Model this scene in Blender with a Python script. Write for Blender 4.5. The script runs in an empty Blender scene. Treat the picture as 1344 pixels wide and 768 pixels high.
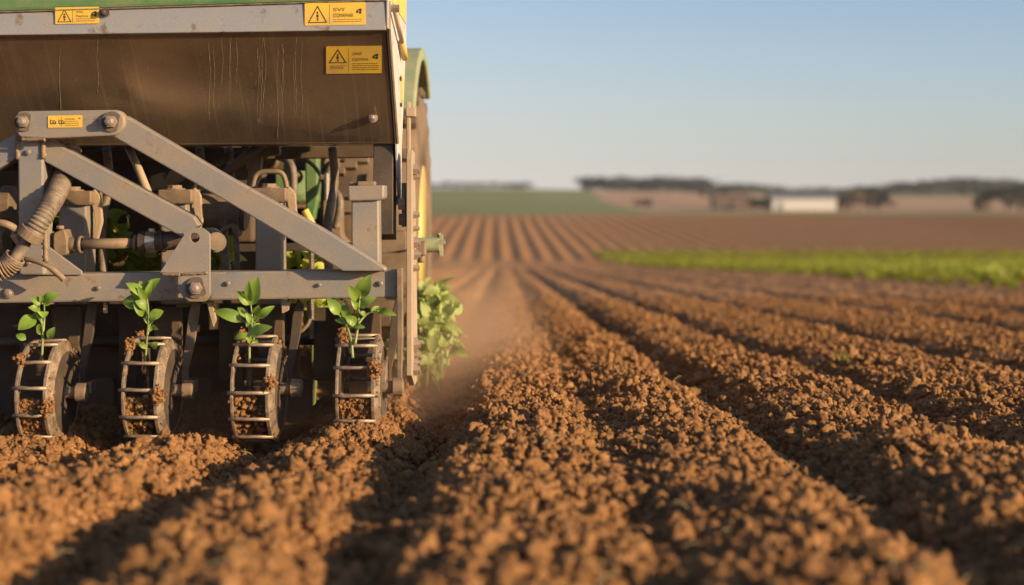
import bpy, bmesh, math, random
import numpy as np
from mathutils import Vector, Matrix, noise as mnoise
random.seed(7); RNG = np.random.default_rng(11)
S = bpy.context.scene; COL = S.collection
R = math.radians
# ------------------------------------------------------------ camera, sky, sun, exposure
CZ = 0.48; F = 1867.0; HX, HY = 672.0, 255.0
cd = bpy.data.cameras.new('camera'); cam = bpy.data.objects.new('camera', cd); COL.objects.link(cam)
cam.location = (0, 0, CZ); cam.rotation_euler = (R(90), 0, 0)
cd.lens = F / 1344 * 36; cd.sensor_width = 36; cd.sensor_fit = 'HORIZONTAL'
cd.shift_y = -(384 - HY) / 1344; cd.clip_start = .05; cd.clip_end = 9000
cd.dof.use_dof = True; cd.dof.focus_distance = 4.18; cd.dof.aperture_fstop = 1.75; cd.dof.aperture_blades = 0
S.camera = cam
SUN_EL, SUN_AZ = R(14), R(118)
w = bpy.data.worlds.new("World"); S.world = w; w.use_nodes = True
wn = w.node_tree.nodes; sky = wn.new('ShaderNodeTexSky'); sky.sky_type = 'NISHITA'; sky.sun_disc = False
sky.sun_elevation = SUN_EL; sky.sun_rotation = SUN_AZ; sky.air_density = .85; sky.dust_density = 1.3; sky.ozone_density = 3.5
wl_ = w.node_tree.links.new; hsv = wn.new('ShaderNodeHueSaturation'); hsv.inputs['Saturation'].default_value = .95; hsv.inputs['Value'].default_value = 1.04; wl_(sky.outputs[0], hsv.inputs['Color'])
# pale low air near the horizon, a little stronger on the side away from the sun
wtc = wn.new('ShaderNodeTexCoord'); wsx = wn.new('ShaderNodeSeparateXYZ'); wl_(wtc.outputs['Generated'], wsx.inputs[0])
def wmath(op, a, b):
    n = wn.new('ShaderNodeMath'); n.operation = op
    for i, q in enumerate((a, b)):
        if q is None: continue
        if isinstance(q, (int, float)): n.inputs[i].default_value = q
        else: wl_(q, n.inputs[i])
    return n.outputs[0]
wz = wmath('EXPONENT', wmath('MULTIPLY', wmath('MAXIMUM', wsx.outputs['Z'], 0), -9.5), None)
wx = wmath('SUBTRACT', .84, wmath('MULTIPLY', wsx.outputs['X'], .95)); wf = wn.new('ShaderNodeClamp'); wl_(wmath('MULTIPLY', wz, wx), wf.inputs[0])
wm = wn.new('ShaderNodeMix'); wm.data_type = 'RGBA'; wl_(wf.outputs[0], wm.inputs[0]); wl_(hsv.outputs[0], wm.inputs[6]); wm.inputs[7].default_value = (4.9, 4.75, 4.45, 1); wl_(wm.outputs[2], wn['Background'].inputs[0]); wn['Background'].inputs[1].default_value = .098
sl = bpy.data.lights.new('sun', 'SUN'); sl.energy = 5.0; sl.angle = R(.6); sl.color = (1, .71, .40)
so = bpy.data.objects.new('sun', sl); COL.objects.link(so)
sv = Vector((math.sin(SUN_AZ) * math.cos(SUN_EL), math.cos(SUN_AZ) * math.cos(SUN_EL), math.sin(SUN_EL)))
so.rotation_euler = sv.to_track_quat('Z', 'Y').to_euler()
S.view_settings.view_transform = 'Standard'; S.view_settings.look = 'None'; S.view_settings.gamma = 1
S.view_settings.exposure = 0.76
S.cycles.volume_bounces = 1; S.cycles.volume_step_rate = 1.5; S.cycles.max_bounces = 6

def P(px, py, Y): return Vector(((px - HX) * Y / F, Y, CZ - (py - HY) * Y / F))

# ------------------------------------------------------------ materials
MATS = {}
def nodes(name):
    m = bpy.data.materials.new(name); m.use_nodes = True; nt = m.node_tree
    return m, nt, nt.nodes['Principled BSDF'], nt.nodes.new, nt.links.new
def noise_ramp(nt, scale, cols, detail=6, coord='Object', dist=0.0, rough=.6):
    tc = nt.nodes.new('ShaderNodeTexCoord'); n = nt.nodes.new('ShaderNodeTexNoise'); n.inputs['Scale'].default_value = scale
    n.inputs['Detail'].default_value = detail; n.inputs['Distortion'].default_value = dist; n.inputs['Roughness'].default_value = rough
    nt.links.new(tc.outputs[coord], n.inputs['Vector'])
    r = nt.nodes.new('ShaderNodeValToRGB'); el = r.color_ramp.elements
    while len(el) < len(cols): el.new(.5)
    for e, (p, c) in zip(el, cols): e.position = p; e.color = (*c, 1)
    nt.links.new(n.outputs['Fac'], r.inputs[0]); return n, r
def bump(nt, b, src, strength, dist):
    u = nt.nodes.new('ShaderNodeBump'); u.inputs['Strength'].default_value = strength; u.inputs['Distance'].default_value = dist
    nt.links.new(src, u.inputs['Height']); nt.links.new(u.outputs[0], b.inputs['Normal'])
def metal(name, base, dust, amount=.5, rough=.55, met=.0, scale=9, scratch=False):
    m, nt, b, N, L = nodes(name)
    n, r = noise_ramp(nt, scale, [(.5 - .22 * amount - .1, base), (.78 - .2 * amount, dust)], 8)
    d = nt.nodes.new('ShaderNodeTexNoise'); d.inputs['Scale'].default_value = 260; d.inputs['Detail'].default_value = 3
    tc = N('ShaderNodeTexCoord'); L(tc.outputs['Object'], d.inputs['Vector'])
    mx = N('ShaderNodeMix'); mx.data_type = 'RGBA'; mx.inputs[7].default_value = (*[c * 1.5 + .05 for c in dust], 1)
    rr = N('ShaderNodeMapRange'); rr.inputs[1].default_value = .62; rr.inputs[2].default_value = .72; rr.inputs[4].default_value = .55
    L(d.outputs['Fac'], rr.inputs[0]); L(rr.outputs[0], mx.inputs[0]); L(r.outputs[0], mx.inputs[6])
    out = mx.outputs[2]
    if name in ('grey_paint', 'band_paint', 'white_paint', 'rim_steel', 'dusty_steel'):
        q = N('ShaderNodeTexNoise'); q.inputs['Scale'].default_value = 17; q.inputs['Detail'].default_value = 9; q.inputs['Roughness'].default_value = .72; L(tc.outputs['Object'], q.inputs['Vector'])
        qr = N('ShaderNodeMapRange'); qr.inputs[1].default_value = .585; qr.inputs[2].default_value = .66; qr.inputs[4].default_value = .75; L(q.outputs['Fac'], qr.inputs[0])
        qm = N('ShaderNodeMix'); qm.data_type = 'RGBA'; qm.inputs[7].default_value = (.17, .10, .055, 1); L(qr.outputs[0], qm.inputs[0]); L(out, qm.inputs[6]); out = qm.outputs[2]
    if scratch:   # vertical runs and fine scratches of washed mud
        mp = N('ShaderNodeMapping'); mp.inputs['Scale'].default_value = (34, .6, .8); L(tc.outputs['Object'], mp.inputs[0])
        s = N('ShaderNodeTexNoise'); s.inputs['Scale'].default_value = 1.6; s.inputs['Detail'].default_value = 5; s.inputs['Distortion'].default_value = .6
        L(mp.outputs[0], s.inputs['Vector'])
        r2 = N('ShaderNodeMapRange'); r2.inputs[1].default_value = .57; r2.inputs[2].default_value = .63; r2.inputs[4].default_value = .42
        L(s.outputs['Fac'], r2.inputs[0])
        m2 = N('ShaderNodeMix'); m2.data_type = 'RGBA'; m2.inputs[7].default_value = (.36, .27, .19, 1)
        L(r2.outputs[0], m2.inputs[0]); L(out, m2.inputs[6]); out = m2.outputs[2]
        # thin bright scratches
        mp3 = N('ShaderNodeMapping'); mp3.inputs['Rotation'].default_value = (0, .35, 0); mp3.inputs['Scale'].default_value = (46, 1, 22); L(tc.outputs['Object'], mp3.inputs[0])
        s3 = N('ShaderNodeTexNoise'); s3.inputs['Scale'].default_value = 2.2; s3.inputs['Detail'].default_value = 2; L(mp3.outputs[0], s3.inputs['Vector'])
        r3 = N('ShaderNodeMapRange'); r3.inputs[1].default_value = .68; r3.inputs[2].default_value = .72; r3.inputs[4].default_value = .35; L(s3.outputs['Fac'], r3.inputs[0])
        m3 = N('ShaderNodeMix'); m3.data_type = 'RGBA'; m3.inputs[7].default_value = (.45, .38, .3, 1)
        L(r3.outputs[0], m3.inputs[0]); L(out, m3.inputs[6]); out = m3.outputs[2]
    L(out, b.inputs['Base Color']); b.inputs['Metallic'].default_value = met
    rg = N('ShaderNodeMapRange'); rg.inputs[3].default_value = rough - .12; rg.inputs[4].default_value = rough + .25
    L(n.outputs['Fac'], rg.inputs[0]); L(rg.outputs[0], b.inputs['Roughness'])
    bump(nt, b, d.outputs['Fac'], .25, .002)
    MATS[name] = m; return m
def plain(name, col, rough=.6, met=0, spec=.5):
    m, nt, b, N, L = nodes(name)
    n, r = noise_ramp(nt, 60, [(.3, tuple(c * .82 for c in col)), (.7, col)], 4)
    L(r.outputs[0], b.inputs['Base Color']); b.inputs['Roughness'].default_value = rough; b.inputs['Metallic'].default_value = met
    MATS[name] = m; return m
DUST = (.27, .19, .12)
metal('grey_paint', (.215, .215, .22), (.31, .245, .175), .45, .4, .15)
metal('band_paint', (.30, .315, .345), (.33, .31, .28), .4, .42, .25)
metal('panel_paint', (.115, .095, .075), (.30, .215, .14), .6, .26, .72, 3.2, True)
metal('white_paint', (.46, .48, .49), (.45, .38, .29), .35, .5)
metal('dusty_steel', (.115, .09, .068), DUST, .62, .6, .2, 20)
metal('dark_steel', (.045, .038, .033), (.12, .085, .06), .6, .55, .3)
metal('shade_steel', (.038, .026, .018), (.11, .07, .042), .6, .8, .0)  # shade under and behind the frame put into this dark brown
metal('rim_steel', (.10, .075, .055), (.36, .27, .19), .75, .45, .45, 42)
metal('bright_steel', (.50, .48, .45), (.34, .27, .2), .4, .35, .8, 30)
metal('bolt_steel', (.46, .40, .35), (.40, .30, .22), .5, .35, .6, 40)
metal('tan_paint', (.30, .225, .15), (.38, .29, .20), .5, .6)
metal('green_paint', (.04, .16, .045), (.18, .20, .09), .4, .45)
metal('fender_paint', (.19, .27, .12), (.32, .32, .20), .6, .5)
metal('yellow_paint', (.70, .46, .05), (.55, .40, .18), .4, .5)
metal('rubber', (.065, .048, .033), (.19, .13, .082), .7, .9, 0, 5)
metal('hose_rubber', (.055, .045, .038), (.22, .165, .115), .7, .55, 0, 40)
metal('decal_yellow', (.78, .49, .03), (.50, .33, .11), .3, .45); plain('decal_black', (.05, .035, .02), .6); plain('decal_ink', (.16, .10, .02), .6)
plain('glass', (.03, .04, .045), .1); plain('white_wall', (.55, .54, .52), .8); plain('roof_grey', (.16, .17, .19), .8)
plain('brown_wall', (.15, .105, .075), .9); plain('roof_brown', (.19, .12, .085), .9)
def leafmat(name, c1, c2, trans=.35, rough=.45):
    m, nt, b, N, L = nodes(name)
    n, r = noise_ramp(nt, 14, [(.3, c1), (.7, c2)], 3)
    oi = N('ShaderNodeObjectInfo'); hs = N('ShaderNodeHueSaturation'); mr = N('ShaderNodeMapRange'); mr.inputs[3].default_value = .8; mr.inputs[4].default_value = 1.2
    L(oi.outputs['Random'], mr.inputs[0]); L(mr.outputs[0], hs.inputs['Value']); L(r.outputs[0], hs.inputs['Color'])
    L(hs.outputs[0], b.inputs['Base Color']); b.inputs['Roughness'].default_value = rough
    t = N('ShaderNodeBsdfTranslucent'); L(hs.outputs[0], t.inputs[0]); mx = N('ShaderNodeMixShader'); mx.inputs[0].default_value = trans
    L(b.outputs[0], mx.inputs[1]); L(t.outputs[0], mx.inputs[2]); L(mx.outputs[0], nt.nodes['Material Output'].inputs[0])
    MATS[name] = m; return m
leafmat('seedling_leaf', (.15, .26, .03), (.26, .38, .06)); leafmat('seedling_stem', (.20, .27, .09), (.30, .36, .13), .2)
leafmat('crop_leaf', (.32, .36, .04), (.46, .48, .07), .45, .5); leafmat('bush_leaf', (.42, .52, .15), (.56, .64, .26), .45, .55)
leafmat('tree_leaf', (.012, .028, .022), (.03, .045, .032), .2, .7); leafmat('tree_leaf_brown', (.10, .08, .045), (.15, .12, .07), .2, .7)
leafmat('straw_blade', (.35, .28, .15), (.5, .4, .22), .2, .7); leafmat('dry_leaf', (.30, .12, .04), (.42, .20, .07), .2, .7)
plain('dry_mud', (.25, .185, .125), .95); plain('bark', (.10, .075, .055), .9)
def soilmat(name, lo, mid, hi, scale, bscale, bstr=.6, coord='Object'):
    m, nt, b, N, L = nodes(name)
    n, r = noise_ramp(nt, scale, [(.28, lo), (.5, mid), (.74, hi)], 8, coord)
    n2 = N('ShaderNodeTexNoise'); n2.inputs['Scale'].default_value = bscale; n2.inputs['Detail'].default_value = 6; n2.inputs['Roughness'].default_value = .7
    tc = N('ShaderNodeTexCoord'); L(tc.outputs[coord], n2.inputs['Vector'])
    if name == 'clod_soil':
        oi = N('ShaderNodeObjectInfo'); hs = N('ShaderNodeHueSaturation'); mr = N('ShaderNodeMapRange'); mr.inputs[3].default_value = .78; mr.inputs[4].default_value = 1.2
        L(oi.outputs['Random'], mr.inputs[0]); L(mr.outputs[0], hs.inputs['Value']); L(r.outputs[0], hs.inputs['Color']); L(hs.outputs[0], b.inputs['Base Color'])
    else:   # soil colour darkens towards the right
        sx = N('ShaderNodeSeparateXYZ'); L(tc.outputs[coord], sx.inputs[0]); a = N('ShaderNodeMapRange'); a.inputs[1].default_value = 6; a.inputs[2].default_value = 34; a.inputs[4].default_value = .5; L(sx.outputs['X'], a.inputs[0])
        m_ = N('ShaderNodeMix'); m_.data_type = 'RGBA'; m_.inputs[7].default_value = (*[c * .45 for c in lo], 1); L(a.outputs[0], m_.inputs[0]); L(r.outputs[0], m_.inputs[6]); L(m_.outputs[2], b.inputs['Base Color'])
    b.inputs['Roughness'].default_value = .95; b.inputs['Specular IOR Level'].default_value = .15
    bump(nt, b, n2.outputs['Fac'], bstr, .01 if name == 'field_soil' else .07); MATS[name] = m; return m
SOIL = ((.23, .118, .047), (.36, .183, .074), (.50, .276, .122))
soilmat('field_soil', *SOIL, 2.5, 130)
soilmat('clod_soil', *SOIL, 1.3, 5, .6)
# far land: grass and stubble
def landmat(name, a, c, scale):
    m, nt, b, N, L = nodes(name); n, r = noise_ramp(nt, scale, [(.35, a), (.65, c)], 5)
    L(r.outputs[0], b.inputs['Base Color']); b.inputs['Roughness'].default_value = .95; b.inputs['Specular IOR Level'].default_value = .1; MATS[name] = m
landmat('grass_land', (.17, .185, .065), (.23, .235, .095), .03)
landmat('stubble_land', (.36, .22, .13), (.44, .28, .17), .03)
landmat('bare_land', (.17, .095, .05), (.22, .125, .068), .05)

# ------------------------------------------------------------ object helpers
def tag(o, label=None, cat=None, group=None, kind=None):
    if label: o['label'] = label
    if cat: o['category'] = cat
    if group: o['group'] = group
    if kind: o['kind'] = kind
    return o
WLOC = {}
def empty(name, loc, label=None, cat=None, group=None):
    o = bpy.data.objects.new(name, None); COL.objects.link(o); o.location = loc; o.empty_display_size = .1
    WLOC[o.name] = Vector(loc); return tag(o, label, cat, group)
def obj(name, bm, mat, parent=None, bev=0, smooth=False, origin=None):
    me = bpy.data.meshes.new(name)
    if origin is None:
        if bm.verts:
            xs = [v.co for v in bm.verts]
            mn = Vector([min(c[i] for c in xs) for i in range(3)]); mx = Vector([max(c[i] for c in xs) for i in range(3)]); origin = (mn + mx) / 2
        else: origin = Vector((0, 0, 0))
    origin = Vector(origin)
    for v in bm.verts: v.co -= origin
    bmesh.ops.recalc_face_normals(bm, faces=bm.faces[:])
    bm.to_mesh(me); bm.free(); me.materials.append(MATS[mat] if isinstance(mat, str) else mat)
    if smooth:
        for p in me.polygons: p.use_smooth = True
    o = bpy.data.objects.new(name, me); COL.objects.link(o)
    WLOC[o.name] = origin
    if parent: o.parent = parent; o.location = origin - WLOC[parent.name]
    else: o.location = origin
    if bev:
        b = o.modifiers.new('bevel', 'BEVEL'); b.width = bev; b.segments = 2; b.limit_method = 'ANGLE'; b.angle_limit = R(40)
        if not smooth:
            for p in me.polygons: p.use_smooth = False
    return o
def box(bm, c, s, rot=None):
    c = Vector(c); vs = []
    for dx in (-.5, .5):
        for dy in (-.5, .5):
            for dz in (-.5, .5):
                v = Vector((dx * s[0], dy * s[1], dz * s[2]))
                if rot: v = rot @ v
                vs.append(bm.verts.new(c + v))
    for f in ((0, 1, 3, 2), (4, 6, 7, 5), (0, 4, 5, 1), (2, 3, 7, 6), (0, 2, 6, 4), (1, 5, 7, 3)): bm.faces.new([vs[i] for i in f])
def boxpx(bm, x0, y0, x1, y1, Y, th):
    a = P(x0, y0, Y); b = P(x1, y1, Y); box(bm, ((a.x + b.x) / 2, Y + th / 2, (a.z + b.z) / 2), (abs(b.x - a.x), th, abs(a.z - b.z)))
def prism(bm, loops, axis, th):
    """loops: outer + holes, lists of Vectors on one plane; extruded along axis (Vector) by th"""
    edges = []
    for lp in loops:
        vs = [bm.verts.new(p) for p in lp]
        for i in range(len(vs)): edges.append(bm.edges.new((vs[i], vs[(i + 1) % len(vs)])))
    if len(loops) == 1: faces = [bm.faces.new(vs)]
    else: faces = [g for g in bmesh.ops.triangle_fill(bm, use_beauty=True, use_dissolve=False, edges=edges)['geom'] if isinstance(g, bmesh.types.BMFace)]
    r = bmesh.ops.extrude_face_region(bm, geom=faces)
    for v in [g for g in r['geom'] if isinstance(g, bmesh.types.BMVert)]: v.co += axis * th
def plate(bm, pts, Y, th, holes=()):
    loops = [[P(x, y, Y) for x, y in pts]]
    for hx, hy, hr in holes: loops.append([P(hx + hr * math.cos(-a), hy + hr * math.sin(-a), Y) for a in [i * math.tau / 16 for i in range(16)]])
    prism(bm, loops, Vector((0, 1, 0)), th)
def roundpoly(pts, r, n=4):
    out = []
    for i, p in enumerate(pts):
        a = Vector(pts[i - 1]); b = Vector(p); c = Vector(pts[(i + 1) % len(pts)])
        u = (a - b); v = (c - b); k = min(r, u.length * .45, v.length * .45); u.normalize(); v.normalize()
        for j in range(n + 1):
            t = j / n; q = (b + u * k) * (1 - t) ** 2 + b * 2 * t * (1 - t) + (b + v * k) * t ** 2; out.append((q.x, q.y))
    return out
def tube(bm, pts, r, seg=10, cap=True):
    pts = [Vector(p) for p in pts]; n = len(pts); rs = r if isinstance(r, (list, tuple)) else [r] * n
    rings = []; up = None
    for i, p in enumerate(pts):
        d = (pts[min(i + 1, n - 1)] - pts[max(i - 1, 0)]).normalized()
        if up is None: up = Vector((0, 0, 1)) if abs(d.z) < .9 else Vector((1, 0, 0))
        s = d.cross(up).normalized(); up = s.cross(d).normalized()
        rings.append([bm.verts.new(p + (s * math.cos(a) + up * math.sin(a)) * rs[i]) for a in [k * math.tau / seg for k in range(seg)]])
    for a, b in zip(rings, rings[1:]):
        for k in range(seg): bm.faces.new((a[k], a[(k + 1) % seg], b[(k + 1) % seg], b[k]))
    if cap: bm.faces.new(rings[0]); bm.faces.new(rings[-1])
def spline(pts, n=8):
    pts = [Vector(p) for p in pts]; out = []
    for i in range(len(pts) - 1):
        p0 = pts[max(i - 1, 0)]; p1 = pts[i]; p2 = pts[i + 1]; p3 = pts[min(i + 2, len(pts) - 1)]
        for j in range(n):
            t = j / n; out.append(.5 * ((2 * p1) + (p2 - p0) * t + (2 * p0 - 5 * p1 + 4 * p2 - p3) * t * t + (3 * p1 - p0 - 3 * p2 + p3) * t ** 3))
    out.append(pts[-1]); return out
def hexbolt(bm, px, py, Y, rpx, proud=.018, washer=True, axis=Vector((0, -1, 0))):
    c = P(px, py, Y); r = rpx * Y / F
    if washer: tube(bm, [c, c + axis * .004], r * 1.45, 20)
    tube(bm, [c + axis * .003, c + axis * proud * .7], [r, r], 6)
    tube(bm, [c + axis * proud * .7, c + axis * proud, c + axis * (proud + r * .12)], [r * .7, r * .66, r * .35], 12)
def weld(bm, a, b, r=.005, n=None):
    a = Vector(a); b = Vector(b); L = (b - a).length; n = n or max(4, int(L / .006))
    pts = [a.lerp(b, i / n) + Vector((random.gauss(0, .0008), 0, random.gauss(0, .0008))) for i in range(n + 1)]
    tube(bm, pts, [r * (1 + .35 * (i % 2)) * random.uniform(.8, 1.15) for i in range(n + 1)], 7)

# ------------------------------------------------------------ ground shape
def hsh(i, j, s=0):
    n = (i.astype(np.int64) * 374761393 + j.astype(np.int64) * 668265263 + s * 974634777) & 0xffffffff
    n = ((n ^ (n >> 13)) * 1274126177) & 0xffffffff
    return ((n ^ (n >> 16)) & 0xffffff) / float(0xffffff)
def vnoise(x, y, s=0):
    i = np.floor(x); j = np.floor(y); u = x - i; v = y - j; u = u * u * (3 - 2 * u); v = v * v * (3 - 2 * v)
    return (hsh(i, j, s) * (1 - u) + hsh(i + 1, j, s) * u) * (1 - v) + (hsh(i, j + 1, s) * (1 - u) + hsh(i + 1, j + 1, s) * u) * v - .5
def fbm(x, y, o=4, s=0):
    t = 0; a = 1
    for k in range(o): t = t + a * vnoise(x, y, s + k); x = x * 2.03 + 5; y = y * 2.03 + 9; a *= .5
    return t
def bumps(x, y, cell, s, dens=.8):
    x = x + .45 * cell * vnoise(x / cell * 2.1, y / cell * 2.1, s + 20); y = y + .45 * cell * vnoise(x / cell * 2.1 + 40, y / cell * 2.1, s + 21)
    X = x / cell; Y = y / cell; i = np.floor(X); j = np.floor(Y); h = np.zeros_like(X)
    for di in (-1, 0, 1):
        for dj in (-1, 0, 1):
            a = i + di; b = j + dj
            cx = a + hsh(a, b, s); cy = b + hsh(a, b, s + 1); rr = .25 + .45 * hsh(a, b, s + 2); on = hsh(a, b, s + 3) < dens
            d2 = (X - cx) ** 2 + (Y - cy) ** 2
            h = np.maximum(h, np.where(on, np.sqrt(np.maximum(rr * rr - d2, 0)), 0))
    return h * cell
PY = np.array([-60, 0, 48, 60, 70, 116, 122, 200, 350, 500, 700, 1000, 1600, 6000.])
PZ = np.array([2.58, 0, -2.06, -2.45, -2.25, -1.25, -1.3, -2.9, -3.6, -3.2, -1.0, 1.5, 5, 6.])
_yy = np.concatenate([np.arange(-60, 200, .5), np.geomspace(200, 6000, 900)]); _zz = np.interp(_yy, PY, PZ)
_zs = np.array([np.interp(y + np.linspace(-1, 1, 9) * (4 if y < 125 else y * .08), PY, PZ).mean() for y in _yy])
def profile(y): return np.interp(y, _yy, _zs)
FUR = [-9.4, -8.6, -7.7, -6.9, -6, -5.1, -4.3, -3.5, -2.75, -2.1, -1.6, -1.13, -.674, -.225, .25, .706, 1.286, 2.14, 3.25, 4.25, 5.2, 6.1, 7.0, 7.9]
FD = [.8, .8, .8, .8, .8, .8, .8, .8, .8, .9, .9, .9, 1.0, 1.15, .25, .8, 1.0, 1.2, 1.4, 1.2, 1.1, .8, .8, .8]
FURN = FUR + [8.8 + .9 * k for k in range(46)]; FD = FD + [.8] * 46
FURN = [-9.4 - .85 * k for k in range(46, 0, -1)] + FURN; FD = [.8] * 46 + FD
FX = np.array(FURN); FD = np.array(FD)
def rows(x, y):
    xr = x + .0064 * y + .03 * vnoise(x * .0 + y * .5, x * .7, 3) + .035 * vnoise(y * 1.7, x * .9, 4) + .03 * vnoise(y * 5.1, x * 2.9, 5)
    k = np.clip(np.searchsorted(FX, xr), 1, len(FX) - 1); a = FX[k - 1]; b = FX[k]
    da = xr - a; db = b - xr
    wob = .82 + .75 * vnoise(x * 1.1, y * 1.6, 61); wid = .10 * (1 + .5 * vnoise(x * 2.2 + 9, y * 3.1, 62))
    def v(d, dep): return dep * wob * np.exp(-(d / wid) ** 2)
    t = np.clip((xr - a) / (b - a), 0, 1)
    return .025 * np.sin(np.pi * t) ** .8 - .066 * (v(da, FD[k - 1]) + v(db, FD[k])) + .02 * vnoise(x * 3.1, y * 2.0, 8) + .026 * fbm(x * 6.5, y * 4.2, 3, 15)
def height(x, y, detail=True):
    h = profile(y); h = h + 4.6 * np.exp(-((x + 25) / 130) ** 2 - ((y - 660) / 170) ** 2)
    h = h - .055 / (1 + np.exp((x + .22) / .05)) * np.clip((y - 2.6) / .9, 0, 1) * np.clip((7 - y) / 2, 0, 1)
    nf = np.clip((50 - y) / 6, 0, 1); ff = np.clip((y - 60) / 3, 0, 1) * np.clip((114 - y) / 6, 0, 1)
    h = h + nf * rows(x, y)
    if True:
        xx = x + .0064 * y + .25 * np.sin((y - 60) * .03); h = h + ff * .038 * np.cos(2 * np.pi * xx / .92) * np.clip(1.3 - np.abs(x) / 30, .45, 1)
    return h
def crumbs(x, y):
    m = np.clip((118 - y) / 4, 0, 1); far = np.clip((y - 6) / 10, 0, 1)
    h = .3 * bumps(x, y, .05, 1, .15) * (1 - far * .5) + .35 * bumps(x, y, .016, 9, .6) * (1 - far) + .010 * fbm(x * 24, y * 24, 4, 40)
    h = h + far * .38 * bumps(x, y, .08, 60, .5)
    return h * m
def H(x, y): return float(height(np.array([float(x)]), np.array([float(y)]))[0])
def gridmesh(name, X, Y, Z):
    n, m = X.shape; me = bpy.data.meshes.new(name); co = np.stack([X, Y, Z], -1).reshape(-1, 3).astype(np.float32)
    idx = np.arange(n * m).reshape(n, m); q = np.stack([idx[:-1, :-1], idx[:-1, 1:], idx[1:, 1:], idx[1:, :-1]], -1).reshape(-1, 4)
    me.vertices.add(len(co)); me.vertices.foreach_set('co', co.ravel()); me.loops.add(q.size); me.loops.foreach_set('vertex_index', q.ravel().astype(np.int32))
    me.polygons.add(len(q)); me.polygons.foreach_set('loop_start', np.arange(0, q.size, 4, dtype=np.int32)); me.polygons.foreach_set('loop_total', np.full(len(q), 4, np.int32))
    me.update(); me.validate(); me.polygons.foreach_set('use_smooth', np.ones(len(me.polygons), bool))
    o = bpy.data.objects.new(name, me); COL.objects.link(o); return o, q
yv = np.geomspace(1.15, 118, 1250); sv_ = np.linspace(-1, 1, 1150)
sv_ = np.sign(sv_) * np.abs(sv_) ** 1.15
Yg = np.repeat(yv[:, None], len(sv_), 1); Xg = sv_[None, :] * (1.3 + .62 * yv[:, None])
Zg = height(Xg, Yg) + crumbs(Xg, Yg)
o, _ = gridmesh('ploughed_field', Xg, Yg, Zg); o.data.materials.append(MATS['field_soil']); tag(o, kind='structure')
# the wide land out to the horizon
y2 = np.concatenate([np.linspace(-60, 112, 40), np.linspace(117, 320, 80), np.geomspace(325, 1650, 100)]); 
x2 = np.concatenate([-np.geomspace(1500, 130, 30), np.linspace(-120, 400, 200), np.geomspace(410, 1500, 30)])
Yg = np.repeat(y2[:, None], len(x2), 1); Xg = np.repeat(x2[None, :], len(y2), 0)
Zg = height(Xg, Yg) * 1.0; Zg = np.where(Yg < 119.5, Zg - .35, Zg)
Zg = np.where(Yg < 60, np.maximum(Zg, -9), Zg)
o, q = gridmesh('ground', Xg, Yg, Zg)
for mm in ('grass_land', 'stubble_land', 'bare_land'): o.data.materials.append(MATS[mm])
cx = Xg.reshape(-1)[q].mean(1); cy = Yg.reshape(-1)[q].mean(1)
tan_ = (cy > 300) & (cy < 690) & (cx > 30 + (cy - 300) * .012) & (cx < 170 + (cy - 300) * .33)
mi = np.where(cy < 121, 2, np.where(tan_, 1, 0)).astype(np.int32); o.data.polygons.foreach_set('material_index', mi); tag(o, kind='structure')

# ------------------------------------------------------------ soil clods (nobody could count them)
def proto_coll(name, meshes, mat):
    c = bpy.data.collections.new(name)
    for i, me in enumerate(meshes):
        o = bpy.data.objects.new(name + '_shape', me); me.materials.append(MATS[mat]); c.objects.link(o)
    return c
def clod(seed, sub=3):
    bm = bmesh.new(); bmesh.ops.create_icosphere(bm, subdivisions=sub, radius=1)
    off = Vector((seed * 7.3, seed * 3.1, seed * 5.7)); st = Vector((random.uniform(.8, 1.25), random.uniform(.75, 1.1), random.uniform(.6, .95)))
    for v in bm.verts:
        d = v.co.normalized()
        k = 1 + .55 * mnoise.noise(d * 1.4 + off) + .42 * mnoise.noise(d * 3.2 + off * 2) + .30 * mnoise.noise(d * 7 + off * 3) + .16 * mnoise.noise(d * 13 + off)
        c = d * k; v.co = Vector((c.x * st.x, c.y * st.y, c.z * st.z))
    me = bpy.data.meshes.new('clod'); bm.to_mesh(me); bm.free()
    for p in me.polygons: p.use_smooth = True
    return me
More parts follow.
